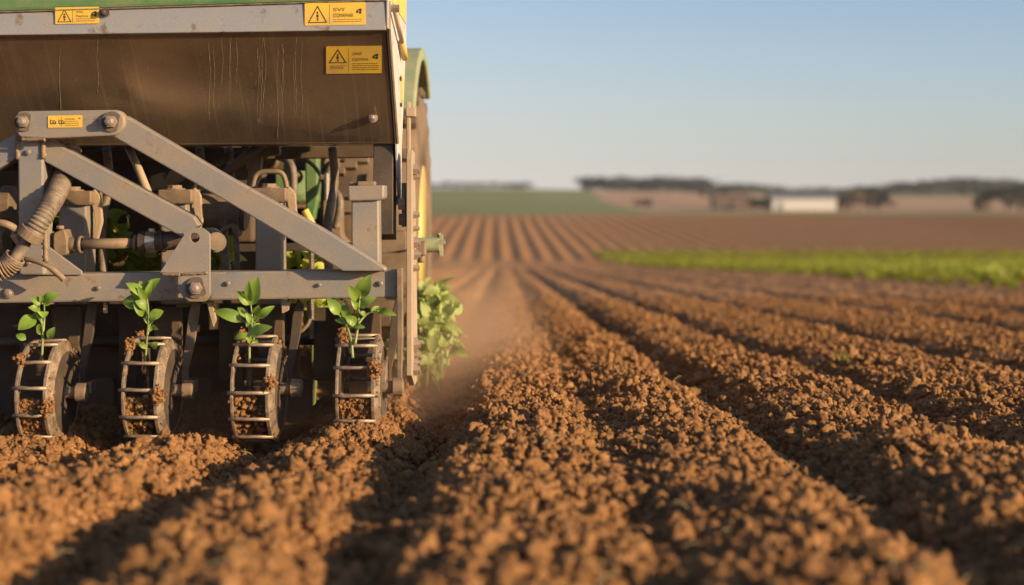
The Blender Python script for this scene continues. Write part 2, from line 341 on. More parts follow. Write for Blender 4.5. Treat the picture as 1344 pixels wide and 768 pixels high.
def scatter(name, pts, rot, scl, idx, coll, label, cat):
    n = len(pts); me = bpy.data.meshes.new(name); me.vertices.add(n); me.vertices.foreach_set('co', np.asarray(pts, np.float32).ravel())
    for nm, ty, arr, key in (('rot', 'FLOAT_VECTOR', rot, 'vector'), ('scl', 'FLOAT', scl, 'value'), ('pick', 'INT', idx, 'value')):
        a = me.attributes.new(nm, ty, 'POINT'); a.data.foreach_set(key, np.asarray(arr, np.int32 if ty == 'INT' else np.float32).ravel())
    o = bpy.data.objects.new(name, me); COL.objects.link(o)
    ng = bpy.data.node_groups.new(name, 'GeometryNodeTree'); ng.interface.new_socket('Geometry', in_out='INPUT', socket_type='NodeSocketGeometry'); ng.interface.new_socket('Geometry', in_out='OUTPUT', socket_type='NodeSocketGeometry')
    N = ng.nodes.new; L = ng.links.new; gi = N('NodeGroupInput'); go = N('NodeGroupOutput'); ip = N('GeometryNodeInstanceOnPoints'); ci = N('GeometryNodeCollectionInfo')
    ci.inputs['Collection'].default_value = coll; ci.inputs['Separate Children'].default_value = True; ci.inputs['Reset Children'].default_value = True
    def na(nm, ty): a = N('GeometryNodeInputNamedAttribute'); a.data_type = ty; a.inputs['Name'].default_value = nm; return a.outputs['Attribute']
    L(gi.outputs[0], ip.inputs['Points']); L(ci.outputs[0], ip.inputs['Instance']); ip.inputs['Pick Instance'].default_value = True
    L(na('pick', 'INT'), ip.inputs['Instance Index']); L(na('rot', 'FLOAT_VECTOR'), ip.inputs['Rotation']); L(na('scl', 'FLOAT'), ip.inputs['Scale']); L(ip.outputs[0], go.inputs[0])
    mo = o.modifiers.new('scatter', 'NODES'); mo.node_group = ng
    return tag(o, label, cat, kind='stuff')
NCL = 620000
u = RNG.random(NCL); y0, y1 = 1.75, 15.0
yy = y0 * (y1 / y0) ** (u ** .85); xx = (RNG.random(NCL) * 2 - 1) * (.5 + .45 * yy)
rad = np.exp(RNG.normal(math.log(.0028), .74, NCL)); rad = np.clip(rad * (1 + .02 * yy), .0011, .019)
base = height(xx, yy)
low = rows(xx, yy) < -.05; keep = ~(low & (RNG.random(NCL) < .35)); 
clus = fbm(xx * 7, yy * 7, 4, 77) + .5 * fbm(xx * 1.6, yy * 1.1, 2, 90); keep &= (clus + RNG.normal(0, .16, NCL) > -.02) | (RNG.random(NCL) < .3)
xx, yy, rad, base = xx[keep], yy[keep], rad[keep], base[keep]
zz = base + .001 + crumbs(xx, yy) * .95 + rad * RNG.uniform(-.1, .75, len(xx))
pts = [np.stack([xx, yy, zz], 1)]; rads = [rad]
nb = 17000; yb = 1.8 * (8 ** RNG.random(nb)); xb_ = (RNG.random(nb) * 2 - 1) * (.5 + .45 * yb); rb_ = np.clip(np.exp(RNG.normal(math.log(.0105), .40, nb)), .006, .027)
kb = (fbm(xb_ * 4, yb * 4, 3, 33) + RNG.normal(0, .2, nb)) > 0; xb_, yb, rb_ = xb_[kb], yb[kb], rb_[kb]
pts.append(np.stack([xb_, yb, height(xb_, yb) + .004 + rb_ * RNG.uniform(.0, .6, len(xb_))], 1)); rads.append(rb_)
def heap(n, cx, cy, cz, sx, sy, sz, r0, r1):
    pts.append(np.stack([RNG.normal(cx, sx, n), RNG.normal(cy, sy, n), RNG.normal(cz, sz, n)], 1)); rads.append(RNG.uniform(r0, r1, n))
WH = [(20, 58, 515, 4.10, .100), (160, 203, 512, 4.10, .1), (303, 350, 510, 4.10, .1), (441, 489, 508, 4.10, .1)]
for wi, (xa, xb, yc, Yc, _) in enumerate(WH):
    xL = (xa - HX) * 3.95 / F; xR = (xb - HX) * 3.95 / F; zc = CZ - (yc - HY) * Yc / F; n = [1300, 420, 380, 1500][wi]
    a = RNG.uniform(math.pi * 1.02, math.pi * 1.42, n); rr = .138 - np.abs(RNG.normal(0, .018, n)) ; b = RNG.random(n) ** (1 if wi in (0, 3) else 2.6)
    pts.append(np.stack([xL + .006 + (xR - xL - .012) * b, Yc + np.cos(a) * rr * 1.0, zc + np.sin(a) * rr], 1)); rads.append(RNG.uniform(.002, .009, n))
    n = 380; a = RNG.uniform(0, math.tau, n); s = RNG.choice([xL, xR + .004, xR + .009], n); q_ = .147 - RNG.random(n) * .03
    pts.append(np.stack([s + RNG.normal(0, .004, n), Yc + np.cos(a) * q_, zc + np.sin(a) * q_], 1)); rads.append(np.clip(np.exp(RNG.normal(-6.1, .55, n)), .001, .008))
    for ha, hx, nn in ((1.05 + .2 * wi, xR + .006, 130), (2.0 + .3 * wi, xL, 60), (3.4 - .3 * wi, xL + .004, 110), (3.9 + .2 * wi, xR, 70)):
        heap(nn, hx, Yc + math.cos(math.pi - ha + 1.2) * .148, zc + math.sin(math.pi - ha + 1.2) * .148, .007, .009, .010, .002, .0065)
for cxp, Y_, n in ((495, 4.05, 1400), (420, 4.6, 1600), (300, 4.5, 900), (525, 4.3, 900), (150, 4.4, 500)):
    X_ = (cxp - HX) * Y_ / F; g = H(X_, Y_)
    px_ = RNG.normal(X_, .07, n); py_ = RNG.normal(Y_, .07, n); d = np.exp(-((px_ - X_) ** 2 + (py_ - Y_) ** 2) / .008)
    pts.append(np.stack([px_, py_, height(px_, py_) + .02 + .055 * d * RNG.random(n) ** .4], 1)); rads.append(RNG.uniform(.003, .012, n))
pts = np.concatenate(pts); rads = np.concatenate(rads); n = len(pts)
CL = proto_coll('soil_clod', [clod(i + 1) for i in range(7)], 'clod_soil')
scatter('soil_clods', pts, RNG.uniform(0, 6.28, (n, 3)), rads, RNG.integers(0, 7, n), CL, 'loose reddish brown clods and crumbs covering the ploughed ridges', 'soil')
# a few large clods one can point to on the near ridges
def big_clod(px, py, Y, r, label):
    me = clod(random.random() * 50, 4); me.materials.append(MATS['field_soil']); o = bpy.data.objects.new('soil_clod', me); COL.objects.link(o)
    p = P(px, py, Y); p.z = H(p.x, Y) + r * .9; o.location = p; o.scale = (r, r, r * 1.1); o.rotation_euler = (random.random(), random.random(), 3)
    tag(o, label, 'clod', 'large clods lying on the tilled soil')
big_clod(1208, 695, 2.62, .021, 'upright tan clod standing alone in the dark furrow at lower right')
# straw bits
bm = bmesh.new()
for k in range(260):
    y_ = 1.9 * (7 ** random.random()); x_ = random.uniform(-1, 1) * (.3 + .42 * y_); z_ = H(x_, y_) + .022; L_ = random.uniform(.015, .06); a = random.uniform(0, 6.28)
    d = Vector((math.cos(a), math.sin(a), random.uniform(-.1, .7))).normalized() * L_; p = Vector((x_, y_, z_)); tube(bm, spline([p, p + d * .5 + Vector((0, 0, L_ * .15)), p + d], 3), [.0011] * 6 + [.0004], 5)
tag(obj('straw_bits', bm, 'straw_blade', origin=(0, 0, 0)), 'pale broken straw and root bits strewn over the soil', 'straw', kind='stuff')

# ------------------------------------------------------------ leaves and plants
def leaf(bm, base, tip, width, nrm, curl=.12, nl=7, fold=.25):
    base = Vector(base); tip = Vector(tip); ax = tip - base; L_ = ax.length; ax.normalize(); nrm = Vector(nrm); side = ax.cross(nrm).normalized(); nrm = side.cross(ax).normalized()
    g = []
    for i in range(nl + 1):
        t = i / nl; wv = width * .5 * (math.sin(math.pi * min(1, t * .97 + .02) ** .8) ** .75) if 0 < i < nl else width * .03
        c = base + ax * (L_ * t) + nrm * (curl * L_ * math.sin(math.pi * t)) - nrm * curl * .4 * L_ * t * t
        row = []
        for j in (-1, -.5, 0, .5, 1):
            row.append(bm.verts.new(c + side * (wv * j) + nrm * (abs(j) * wv * fold + .04 * wv * math.sin(t * 19 + j))))
        g.append(row)
    for a, b in zip(g, g[1:]):
        for k in range(4): bm.faces.new((a[k], a[k + 1], b[k + 1], b[k]))
def seedling(label, Y, root, stems, leaves):
    rp = P(root[0], root[1], Y)
    e = empty('seedling', rp, label, 'seedling', 'seedlings held in the cage wheels')
    for st in stems:
        bm = bmesh.new(); n = len(st); pts = spline([P(x, y, Y + (.008 * math.sin(i * 2.1))) for i, (x, y) in enumerate(st)], 5)
        tube(bm, pts, [.0042 - .0022 * i / (len(pts) - 1) for i in range(len(pts))], 7); obj('stem', bm, 'seedling_stem', e, smooth=True)
    for (bx, by, tx, ty, wpx) in leaves:
        bm = bmesh.new(); b = P(bx, by, Y + random.uniform(-.006, .006)); t = P(tx, ty, Y - random.uniform(-.01, .028))
        t = b + (t - b) * 1.1; leaf(bm, b, t, wpx * Y / F * 1.28, (random.uniform(-.25, .45), -1, random.uniform(.1, .7)), random.uniform(.05, .16))
        o = obj('leaf', bm, 'seedling_leaf', e, smooth=True)
    for k in range(6):   # small young leaves round the stems
        st = random.choice(stems); q = random.randint(1, len(st) - 1); f = random.random(); x = st[q - 1][0] * (1 - f) + st[q][0] * f; y = st[q - 1][1] * (1 - f) + st[q][1] * f
        b = P(x, y, Y); a = random.uniform(0, 6.28); t = b + Vector((math.cos(a), math.sin(a), random.uniform(.2, 1.2))).normalized() * random.uniform(.018, .034)
        bm = bmesh.new(); leaf(bm, b, t, .016, (.2, -1, .5), .12); obj('leaf', bm, 'seedling_leaf', e, smooth=True)
    return e
YS = 4.03
seedling('small seedling in the leftmost cage wheel, one round leaf low on its left', YS, (56, 452),
    [[(55, 470), (56, 439), (54, 423), (47, 415)], [(56, 440), (58, 420), (58, 399)], [(55, 425), (53, 410)]],
    [(48, 417, 26, 431, 16), (57, 399, 76, 386, 13), (56, 399, 41, 391, 9), (53, 408, 39, 404, 9), (57, 398, 54, 388, 6), (34, 446, 22, 440, 8), (64, 445, 71, 431, 9), (54, 424, 50, 437, 5)])
seedling('tallest, densest seedling in the second cage wheel from left, leaves reaching over the toolbar', YS, (192, 460),
    [[(191, 478), (192, 454), (195, 415), (192, 384)], [(193, 440), (199, 418)], [(194, 415), (188, 400)], [(195, 425), (190, 412)]],
    [(192, 385, 208, 367, 12), (190, 385, 184, 370, 9), (190, 388, 168, 373, 11), (187, 399, 163, 396, 16), (190, 414, 177, 401, 9), (193, 404, 179, 396, 10), (197, 416, 213, 409, 11), (200, 457, 206, 450, 8), (192, 392, 199, 370, 7), (189, 393, 172, 383, 10), (192, 396, 182, 378, 8), (199, 428, 207, 432, 5)])
seedling('seedling in the third cage wheel with a long leaf pointing left', YS, (328, 466),
    [[(327.5, 480), (327.5, 444), (331, 420), (329, 400)], [(328, 440), (326, 428), (318, 420)], [(328, 444), (333, 425), (340, 417)], [(330, 452), (334, 442)]],
    [(330, 401, 337, 366, 16), (329, 396, 326, 372, 9), (328, 400, 313, 384, 13), (325, 418, 313, 404, 8), (319, 421, 284, 409, 13), (340, 418, 358, 403, 9), (337, 415, 340, 402, 10), (328, 440, 354, 430, 13), (326, 441, 309, 444, 8), (331, 425, 323, 412, 8), (334, 420, 346, 409, 8), (333, 446, 338, 451, 5), (330, 414, 324, 428, 6)])
seedling('two stemmed seedling in the rightmost cage wheel beside the end plate', YS - .02, (462, 462),
    [[(463, 470), (461, 448), (455, 428), (443, 411)], [(466, 452), (470, 426), (471, 405), (473, 386)], [(470, 425), (482, 412), (497, 408)], [(470, 432), (460, 428)]],
    [(472, 389, 484, 364, 16), (472, 393, 459, 377, 12), (473, 404, 492, 391, 10), (470, 406, 462, 395, 7), (445, 413, 431, 393, 12), (457, 421, 453, 396, 10), (468, 425, 454, 416, 10), (496, 408, 518, 413, 8), (465, 428, 478, 430, 6), (470, 398, 466, 384, 7), (458, 424, 441, 420, 6)])

def plant_bush(name, X, Y, h, wd, n, mat, label, cat, group, size=.07, seed=0, low=.15):
    rr = random.Random(seed); z = H(X, Y); e = empty(name, (X, Y, z), label, cat, group)
    bs = bmesh.new(); bl = bmesh.new()
    for k in range(n):
        a = rr.uniform(0, 6.28); t = rr.random() ** .6; r = wd * .5 * (.25 + .75 * rr.random()) * (1 - .35 * t)
        end = Vector((X + r * math.cos(a), Y + r * math.sin(a), z + h * (low + (1 - low) * t)))
        root = Vector((X + rr.uniform(-.2, .2) * wd, Y + rr.uniform(-.2, .2) * wd, z))
        if low > .4:
            if k == 0: tube(bs, [Vector((X, Y, z - .01)), Vector((X + .01, Y, z + h * .25)), Vector((X, Y, z + h * low * .8))], [.007, .006, .005], 7)
            root = Vector((X, Y, z + h * low * rr.uniform(.6, .8)))
        mid = root.lerp(end, .55) + Vector((0, 0, h * .08))
        tube(bs, [root, mid, end], [.004, .003, .0015], 5)
        for q in range(5):
            b = mid.lerp(end, q / 4); d = Vector((rr.uniform(-1, 1), rr.uniform(-1, 1), rr.uniform(-.3, .9))).normalized(); L_ = size * rr.uniform(.6, 1.2)
            leaf(bl, b, b + d * L_, L_ * .62, Vector((rr.uniform(-.3, 1.0), rr.uniform(-1, -.1), rr.uniform(.1, 1))), .1, 5)
    obj('stem', bs, 'seedling_stem', e); obj('foliage', bl, mat, e, smooth=True); return e
plant_bush('leafy_plant', -.355, 5.6, .42, .42, 120, 'bush_leaf', 'pale green leafy crop plant right of the machine beside the tractor wheel', 'plant', 'leafy crop plants around the tractor', .07, 2, .3)
PB = [(-.95, 6.05, .42, 'leafy plant behind the toolbar near the rightmost cage wheel'), (-1.05, 4.74, .66, 'leafy plant behind the middle of the long diagonal brace'), (-1.40, 4.74, .66, 'leafy plant behind the hydraulic cylinder'),
      (-1.2, 4.76, .62, 'leafy plant between the holed gusset and the bracket'), (-.70, 5.0, .62, 'leafy plant behind the lower end of the long diagonal brace'), (-1.08, 6.3, .36, 'low leafy plant seen between the third and last bracket')]
for k, (x, y, h, lb) in enumerate(PB): plant_bush('leafy_plant', x, y, h, .34, 30, 'crop_leaf', lb, 'plant', 'leafy crop plants around the tractor', .075, 10 + k, .55)

# crop strip on the right
def crop_mesh(seed):
    rr = random.Random(seed); bm = bmesh.new()
    for k in range(26):
        a = rr.uniform(0, 6.28); el = rr.uniform(.15, 1.35); L_ = rr.uniform(.14, .26); b = Vector((rr.uniform(-.05, .05), rr.uniform(-.05, .05), rr.uniform(.0, .12)))
        d = Vector((math.cos(a) * math.cos(el), math.sin(a) * math.cos(el), math.sin(el)))
        leaf(bm, b, b + d * L_, L_ * .45, Vector((-d.x * .6, -d.y * .6, 1)), .12, 4)
    me = bpy.data.meshes.new('crop_plant'); bm.to_mesh(me); bm.free()
    for p in me.polygons: p.use_smooth = True
    return me
CM = [crop_mesh(i) for i in range(5)]; CC = proto_coll('crop_leaves', CM, 'crop_leaf')
cp = []
rx = 0
while rx < 44:
    X0 = 7.4 + rx; rx += .52
    for y_ in np.arange(15, 67, .34): cp.append((X0 - max(0, y_ - 38) * .13 + RNG.normal(0, .05), y_ + RNG.normal(0, .07)))
cp = np.array(cp); cp = cp[cp[:, 0] < .62 * cp[:, 1] + 3]
far = cp; z_ = height(far[:, 0], far[:, 1]); n = len(far)
scatter('leafy_crop', np.stack([far[:, 0], far[:, 1], z_ + .05], 1), np.stack([RNG.normal(0, .1, n), RNG.normal(0, .1, n), RNG.uniform(0, 6.28, n)], 1), RNG.uniform(.38, .78, n), RNG.integers(0, 5, n), CC, 'bright green low crop filling the strip across the right of the field', 'crop')
GR = 'front row of plants along the green crop strip'
for k in range(125):
    y_ = 15.5 + k * .36; x_ = 6.9 - max(0, y_ - 38) * .13 + RNG.normal(0, .16); o = bpy.data.objects.new('crop_plant', CM[k % 5]); COL.objects.link(o); o.location = (x_, y_, H(x_, y_) + .02); s_ = RNG.uniform(.4, .85)
    o.scale = (s_, s_, s_); o.rotation_euler = (0, 0, RNG.uniform(0, 6.28)); tag(o, 'green plant in the front row at the near edge of the crop strip', 'crop plant', GR)
# weeds on the ridges
for k, (px, py, Y_) in enumerate(((1240, 425, 13.5), (1283, 462, 9.6), (1105, 505, 6.2), (1040, 625, 3.2))):
    X_ = (px - HX) * Y_ / F; e = empty('weed', (X_, Y_, H(X_, Y_)), ['yellow green weed tuft on the far right ridge', 'small weed tuft on the second ridge at right', 'thin pale weed sprout at the edge of a furrow', 'tiny grass sprout in the middle furrow'][k], 'weed', 'weeds on the ridges'); bm = bmesh.new()
    for q in range(5):
        a = random.uniform(0, 6.28); b = Vector((X_, Y_, H(X_, Y_))); leaf(bm, b, b + Vector((math.cos(a) * .035, math.sin(a) * .035, random.uniform(.03, .075))) * (.35 if k == 3 else 1), .007 if k < 3 else .004, (0, -1, .3), .1, 4)
    obj('blades', bm, 'crop_leaf', e)

# ------------------------------------------------------------ planting machine
MZ = H(-1.2, 4.3)
M = empty('planting_machine', (-1.2, 4.3, MZ), 'dusty grey toolbar planting machine with brown hopper and cage wheels, drawn behind the tractor', 'farm machine')
def part(name, mat, fn, parent=M, bev=.0025, smooth=False):
    bm = bmesh.new(); fn(bm); return obj(name, bm, mat, parent, bev, smooth)
XE = (509 - HX) * 4.0 / F   # hopper end plane
Z0 = P(0, 38, 4.0).z; ZT = P(0, 1.5, 4.0).z; ZB = P(0, 186, 4.28).z
XL = -2.6
def tilt(x, z=None): return (x - XE) * -float(np.interp(Z0 if z is None else z, [ZB, Z0, ZT], [.006, .0135, .031]))   # the machine leans by about a degree, higher to the right
def yzprism(bm, pts, x0, x1):
    a = [bm.verts.new((x0, y, z - tilt(x0, z))) for y, z in pts]; b = [bm.verts.new((x1, y, z - tilt(x1, z))) for y, z in pts]
    bm.faces.new(a); bm.faces.new(b)
    for i in range(len(pts)): j = (i + 1) % len(pts); bm.faces.new((a[i], a[j], b[j], b[i]))
part('hopper_panel', 'panel_paint', lambda bm: yzprism(bm, [(4.004, Z0), (4.28, ZB), (4.284, ZB - .006), (4.45, ZB - .006), (4.45, ZB + .004), (4.292, ZB + .004), (4.016, Z0)], XL, XE - .006))
def mud_run(bm, x, z0, z1):
    k = (4.28 - 4.004) / (Z0 - ZB); pts = []; n = 26; ph = random.uniform(0, 6)
    for i in range(n + 1):
        z = z0 + (z1 - z0) * i / n; xx = x + .0022 * math.sin(i * .3 + ph) + random.gauss(0, .0004); xx *= (4.0035 + (Z0 - z) * k) / 4.0; pts.append(Vector((xx, 4.0035 + (Z0 - tilt(xx) - z) * k + .0004, z)))
    tube(bm, pts, [random.uniform(.0002, .0009) for _ in pts], 5)
for k in range(18):
    px_ = random.uniform(270, 402) if k < 16 else random.uniform(40, 260); zt = Z0 - random.uniform(.01, .06); part('mud_run', 'dry_mud', lambda bm: mud_run(bm, (px_ - HX) * 4.0 / F, zt, zt - random.uniform(.1, .27)), bev=0)
part('hopper_band', 'band_paint', lambda bm: yzprism(bm, [(3.996, ZT), (3.992, Z0 - .004), (4.01, Z0 - .006), (4.014, ZT)], XL, XE - .004))
part('hopper_lip', 'rim_steel', lambda bm: yzprism(bm, [(3.99, ZT + .004), (3.99, ZT), (4.02, ZT), (4.02, ZT + .004)], XL, XE - .004), bev=.001)
part('hopper_lid', 'green_paint', lambda bm: yzprism(bm, [(4.0, ZT + .005), (4.62, ZT + .005), (4.6, ZT + .16), (4.3, ZT + .22), (4.03, ZT + .13)], XL, XE - .012), bev=.01)
part('hopper_back_panel', 'panel_paint', lambda bm: yzprism(bm, [(4.45, ZB), (4.64, ZT), (4.63, ZT), (4.44, ZB)], XL, XE - .006))
def endp(bm):
    pts = [(3.991, ZT + .01), (3.991, Z0), (4.004, Z0 - .004), (4.281, ZB - .004), (4.32, ZB - .10), (4.40, P(0, 268, 4.4).z), (4.43, P(0, 275, 4.4).z), (4.46, P(0, 268, 4.4).z), (4.47, ZB - .02), (4.66, ZT - .02), (4.66, ZT + .3), (4.3, ZT + .33), (4.05, ZT + .26)]
    yzprism(bm, pts, XE - .003, XE + .003)
part('hopper_end_plate', 'white_paint', endp, bev=.001)
part('end_flange', 'dusty_steel', lambda bm: tube(bm, [Vector((XE + .003, 3.998, ZT)), Vector((XE + .003, 3.998, Z0)), Vector((XE + .003, 4.008, Z0 - .004)), Vector((XE + .004, 4.285, ZB - .004))], .0052, 8), bev=0)
part('end_channel', 'dark_steel', lambda bm: yzprism(bm, [(4.3, ZB), (4.42, ZB), (4.42, ZB - .30), (4.3, ZB - .28)], XE - .07, XE - .01))
# gas strut and side decals
part('gas_strut', 'tan_paint', lambda bm: tube(bm, [Vector((XE + .016, 4.03, P(0, 12, 4.03).z)), Vector((XE + .016, 4.33, P(0, 58, 4.33).z))], .007, 10), bev=0, smooth=True)
part('strut_end', 'yellow_paint', lambda bm: tube(bm, [Vector((XE + .016, 4.31, P(0, 55, 4.31).z)), Vector((XE + .016, 4.42, P(0, 76, 4.42).z))], .011, 10), bev=0, smooth=True)
part('strut_joint', 'bright_steel', lambda bm: tube(bm, [Vector((XE, 4.03, P(0, 11, 4.03).z)), Vector((XE + .03, 4.03, P(0, 11, 4.03).z))], .011, 10), bev=0)
def sdec(y0, y1, z0, z1): return lambda bm: box(bm, (XE + .0045, (y0 + y1) / 2, (z0 + z1) / 2), (.002, y1 - y0, z1 - z0))
sd = part('side_decal', 'decal_yellow', sdec(4.42, 4.50, P(0, 133, 4.45).z, P(0, 98, 4.45).z), bev=0)
part('lettering', 'decal_black', lambda bm: (box(bm, (XE + .0062, 4.40, P(0, 103, 4.4).z), (.001, .05, .012)), box(bm, (XE + .0062, 4.42, P(0, 137, 4.4).z), (.001, .05, .012))), sd, bev=0)
part('side_decal', 'decal_yellow', sdec(4.1, 4.62, ZT + .01, ZT + .09), bev=0)
part('side_strap', 'tan_paint', lambda bm: (box(bm, (XE + .018, 4.56, P(0, 215, 4.5).z + .02), (.012, .035, .36)), box(bm, (XE + .026, 4.56, P(0, 146, 4.5).z), (.03, .05, .03))))
part('panel_bolt', 'bolt_steel', lambda bm: (hexbolt(bm, 490, 155, 4.215, 4.2, .03), ), bev=0)
part('band_bolt', 'dark_steel', lambda bm: hexbolt(bm, 138, 17, 3.992, 4, .02), bev=0)
# decals with warning triangle and lines of print
def text_mesh(bm, s, px, py, Y, hpx, mwid=None):
    cu = bpy.data.curves.new('t', 'FONT'); cu.body = s; cu.size = 1; to = bpy.data.objects.new('t', cu)
    COL.objects.link(to); bpy.context.view_layer.update(); me = bpy.data.meshes.new_from_object(to.evaluated_get(bpy.context.evaluated_depsgraph_get()))
    xs = [v.co.x for v in me.vertices]; w_ = max(xs) - min(xs); k = hpx / .7 * Y / F; kx = k if mwid is None else mwid * Y / F / w_
    o0 = P(px, py + hpx, Y); b2 = bmesh.new(); b2.from_mesh(me)
    mp = {v: bm.verts.new(Vector((o0.x + (v.co.x - min(xs)) * kx, Y, o0.z + v.co.y * k + v.co.x * kx * .012))) for v in b2.verts}
    for f in b2.faces:
        try: bm.faces.new([mp[v] for v in f.verts])
        except ValueError: pass
    b2.free(); bpy.data.objects.remove(to); bpy.data.curves.remove(cu)
def tilted(fn, cx, cy, Y, ax, slopeY=None):
    """build flat at depth Y, then lean back about the plane's own line"""
    bm = bmesh.new(); fn(bm)
    if slopeY:   # project on the leaning hopper panel along its normal plane: y = 4.004 + (Z0 - z) * k
        k = (4.28 - 4.004) / (Z0 - ZB)
        for v in bm.verts:
            d = Y - v.co.y; x, z = v.co.x, v.co.z; zz0 = Z0 - tilt(x)
            s = (4.004 + (zz0 - CZ) * k) / (Y + (z - CZ) * k) * (1 - (d + .0015) / Y); v.co = Vector((x * s, Y * s, CZ + (z - CZ) * s))
    return bm
def decal(x0, y0, x1, y1, Y, words, slope=False, tri=True, skew=-.02, extra=0, label=None):
    W_, H_ = x1 - x0, y1 - y0
    def q(bm, a, b, c, d, Yq):
        f = lambda x, y: P(x, y + (x - x0) * skew, Yq); v = [bm.verts.new(f(a, b)), bm.verts.new(f(c, b)), bm.verts.new(f(c, d)), bm.verts.new(f(a, d))]; bm.faces.new(v); return v
    def basef(bm):
        f = lambda x, y: P(x, y + (x - x0) * skew, Y); prism(bm, [[f(*p) for p in roundpoly([(x0, y0), (x1, y0), (x1, y1), (x0, y1)], 1.5)]], Vector((0, -1, 0)), .0012)
    e1 = .0018; xs = x0 + W_ * .43
    def inkb(bm):
        if tri:
            t_ = [(x0 + W_ * .21, y0 + H_ * .1), (x0 + W_ * .37, y0 + H_ * (.88 - extra)), (x0 + W_ * .05, y0 + H_ * (.88 - extra))]
            c = (sum(p[0] for p in t_) / 3, sum(p[1] for p in t_) / 3); inn = [(c[0] + (p[0] - c[0]) * .84, c[1] + (p[1] - c[1]) * .84) for p in t_]
            f = lambda p: P(p[0], p[1] + (p[0] - x0) * skew, Y - e1); o_ = [bm.verts.new(f(p)) for p in t_]; i_ = [bm.verts.new(f(p)) for p in inn]
            for k in range(3): j = (k + 1) % 3; bm.faces.new((o_[k], o_[j], i_[j], i_[k]))
            cx_ = x0 + W_ * .21; hh = H_ * (.78 - extra); ty = y0 + H_ * .1
            q(bm, cx_ - 1.0, ty + hh * .36, cx_ + 1.0, ty + hh * .48, Y - e1); q(bm, cx_ - 1.4, ty + hh * .52, cx_ + 1.4, ty + hh * .68, Y - e1)
            q(bm, cx_ - .7, ty + hh * .7, cx_ - .1, ty + hh * .88, Y - e1); q(bm, cx_ + .3, ty + hh * .72, cx_ + 1.1, ty + hh * .88, Y - e1)
        else:
            for k in (0, 1):
                bx = x0 + 3 + k * 11; 
                for (a, b, c, d) in ((0, 1, 1, 7), (0, 6, 8, 7), (2, 2, 6, 2.8), (6.5, 3, 7.5, 6.5), (3, 3.5, 5, 5.5)): q(bm, bx + a, y0 + 4 + b, bx + c, y0 + 4 + d, Y - e1)
        bx = x1 - W_ * .1; hy = y0 + H_ * (.34 if tri else .2)   # the small dark emblem at the right
        if tri:
            for (a, b, c, d) in ((-4.5, 1, -1.8, 4), (-1.2, -1.5, 1.5, 1), (-.8, 1.8, 2.2, 5), (-3.2, -.6, -1.4, .6), (1.2, -2, 2.6, 2)): q(bm, bx + a, hy + b, bx + c, hy + d, Y - e1)
        else: q(bm, bx, hy, bx + 2, hy + 1.5, Y - e1)
    def textb(bm):
        q(bm, xs - 2, y0 + 2, xs - 1.6, y1 - 2, Y - e1)
        yy = y0 + H_ * .22
        for k, (s, hp, wf) in enumerate(words): text_mesh(bm, s, xs + 3, yy + (xs - x0) * skew, Y - e1 - .0002, hp, W_ * wf); yy += hp + H_ * .1
        while yy < y1 - 3:
            x = xs + 3
            while x < x1 - 6:
                l_ = random.uniform(2, 6); q(bm, x, yy, min(x + l_, x1 - 4), yy + .7, Y - e1); x += l_ + .8
            yy += 2.6
        if extra:
            for r_ in (1, 2.8, 4.6):
                x = x0 + W_ * .08
                while x < xs - 8: l_ = random.uniform(2, 5); q(bm, x, y0 + H_ * (.92 - extra) + r_ + 1, x + l_, y0 + H_ * (.92 - extra) + r_ + 1.7, Y - e1); x += l_ + .9
    o = obj('safety_decal', tilted(basef, 0, 0, Y, 0, slope), 'decal_yellow', M)
    if label: o['label'] = label
    obj('warning_symbol', tilted(inkb, 0, 0, Y, 0, slope), 'decal_black', o); obj('lettering', tilted(textb, 0, 0, Y, 0, slope), 'decal_ink' , o)
decal(72.5, 10, 130, 32, 3.9925, [('IYYIo', 3, .16), ('Mubclicine', 3, .27)], label='yellow warning decal left on the grey band')
decal(400, 4.5, 480, 34, 3.9925, [('SVI\'', 4.5, .2), ('STOMAPHAR', 5, .33)], label='yellow warning decal right on the grey band')
decal(428, 61, 501, 97, 4.004, [('LWAP', 4, .17), ('ICIJOMANIL', 3.6, .3)], slope=True, extra=.27, skew=-.012, label='larger yellow warning decal on the brown panel')
decal(63, 152, 108, 168, 4.069, [('LVMANI', 2.2, .28)], tri=False, skew=-.015, label='small yellow decal on the frame top bar')
# frame
part('toolbar', 'grey_paint', lambda bm: plate(bm, [(-420, 365), (523, 354), (523, 391), (-420, 404)], 4.15, .095), bev=.006)
part('toolbar_end_plate', 'dusty_steel', lambda bm: plate(bm, roundpoly([(520.5, 352), (528, 352), (528.5, 440), (526.5, 512), (521, 512), (521, 420)], 2), 4.13, .035), bev=.002)
part('top_bar', 'grey_paint', lambda bm: plate(bm, roundpoly([(22, 146), (155, 144), (163, 153), (163, 166), (152, 178), (64, 182), (24, 180), (19, 165)], 7), 4.07, .05, ), bev=.004)
part('upright_post', 'grey_paint', lambda bm: plate(bm, [(23, 180), (56, 179), (58, 361), (25, 361)], 4.115, .085), bev=.005)
part('diagonal_brace', 'grey_paint', lambda bm: plate(bm, [(58, 180), (254, 284), (262, 296), (243, 306), (240, 312), (58, 212)], 4.125, .06), bev=.004)
part('diagonal_brace', 'grey_paint', lambda bm: plate(bm, [(163, 151), (300, 232), (420, 298.5), (506, 352), (506, 356), (450, 356), (420, 338), (300, 266), (146, 178), (140, 162)], 4.09, .06), bev=.004)
part('diagonal_brace', 'grey_paint', lambda bm: plate(bm, [(22, 174), (-260, 330), (-260, 364), (22, 208)], 4.125, .06), bev=.004)
part('brace_gusset', 'grey_paint', lambda bm: plate(bm, [(58, 320), (107, 356), (107, 361), (56, 361)], 4.14, .012), bev=.002)
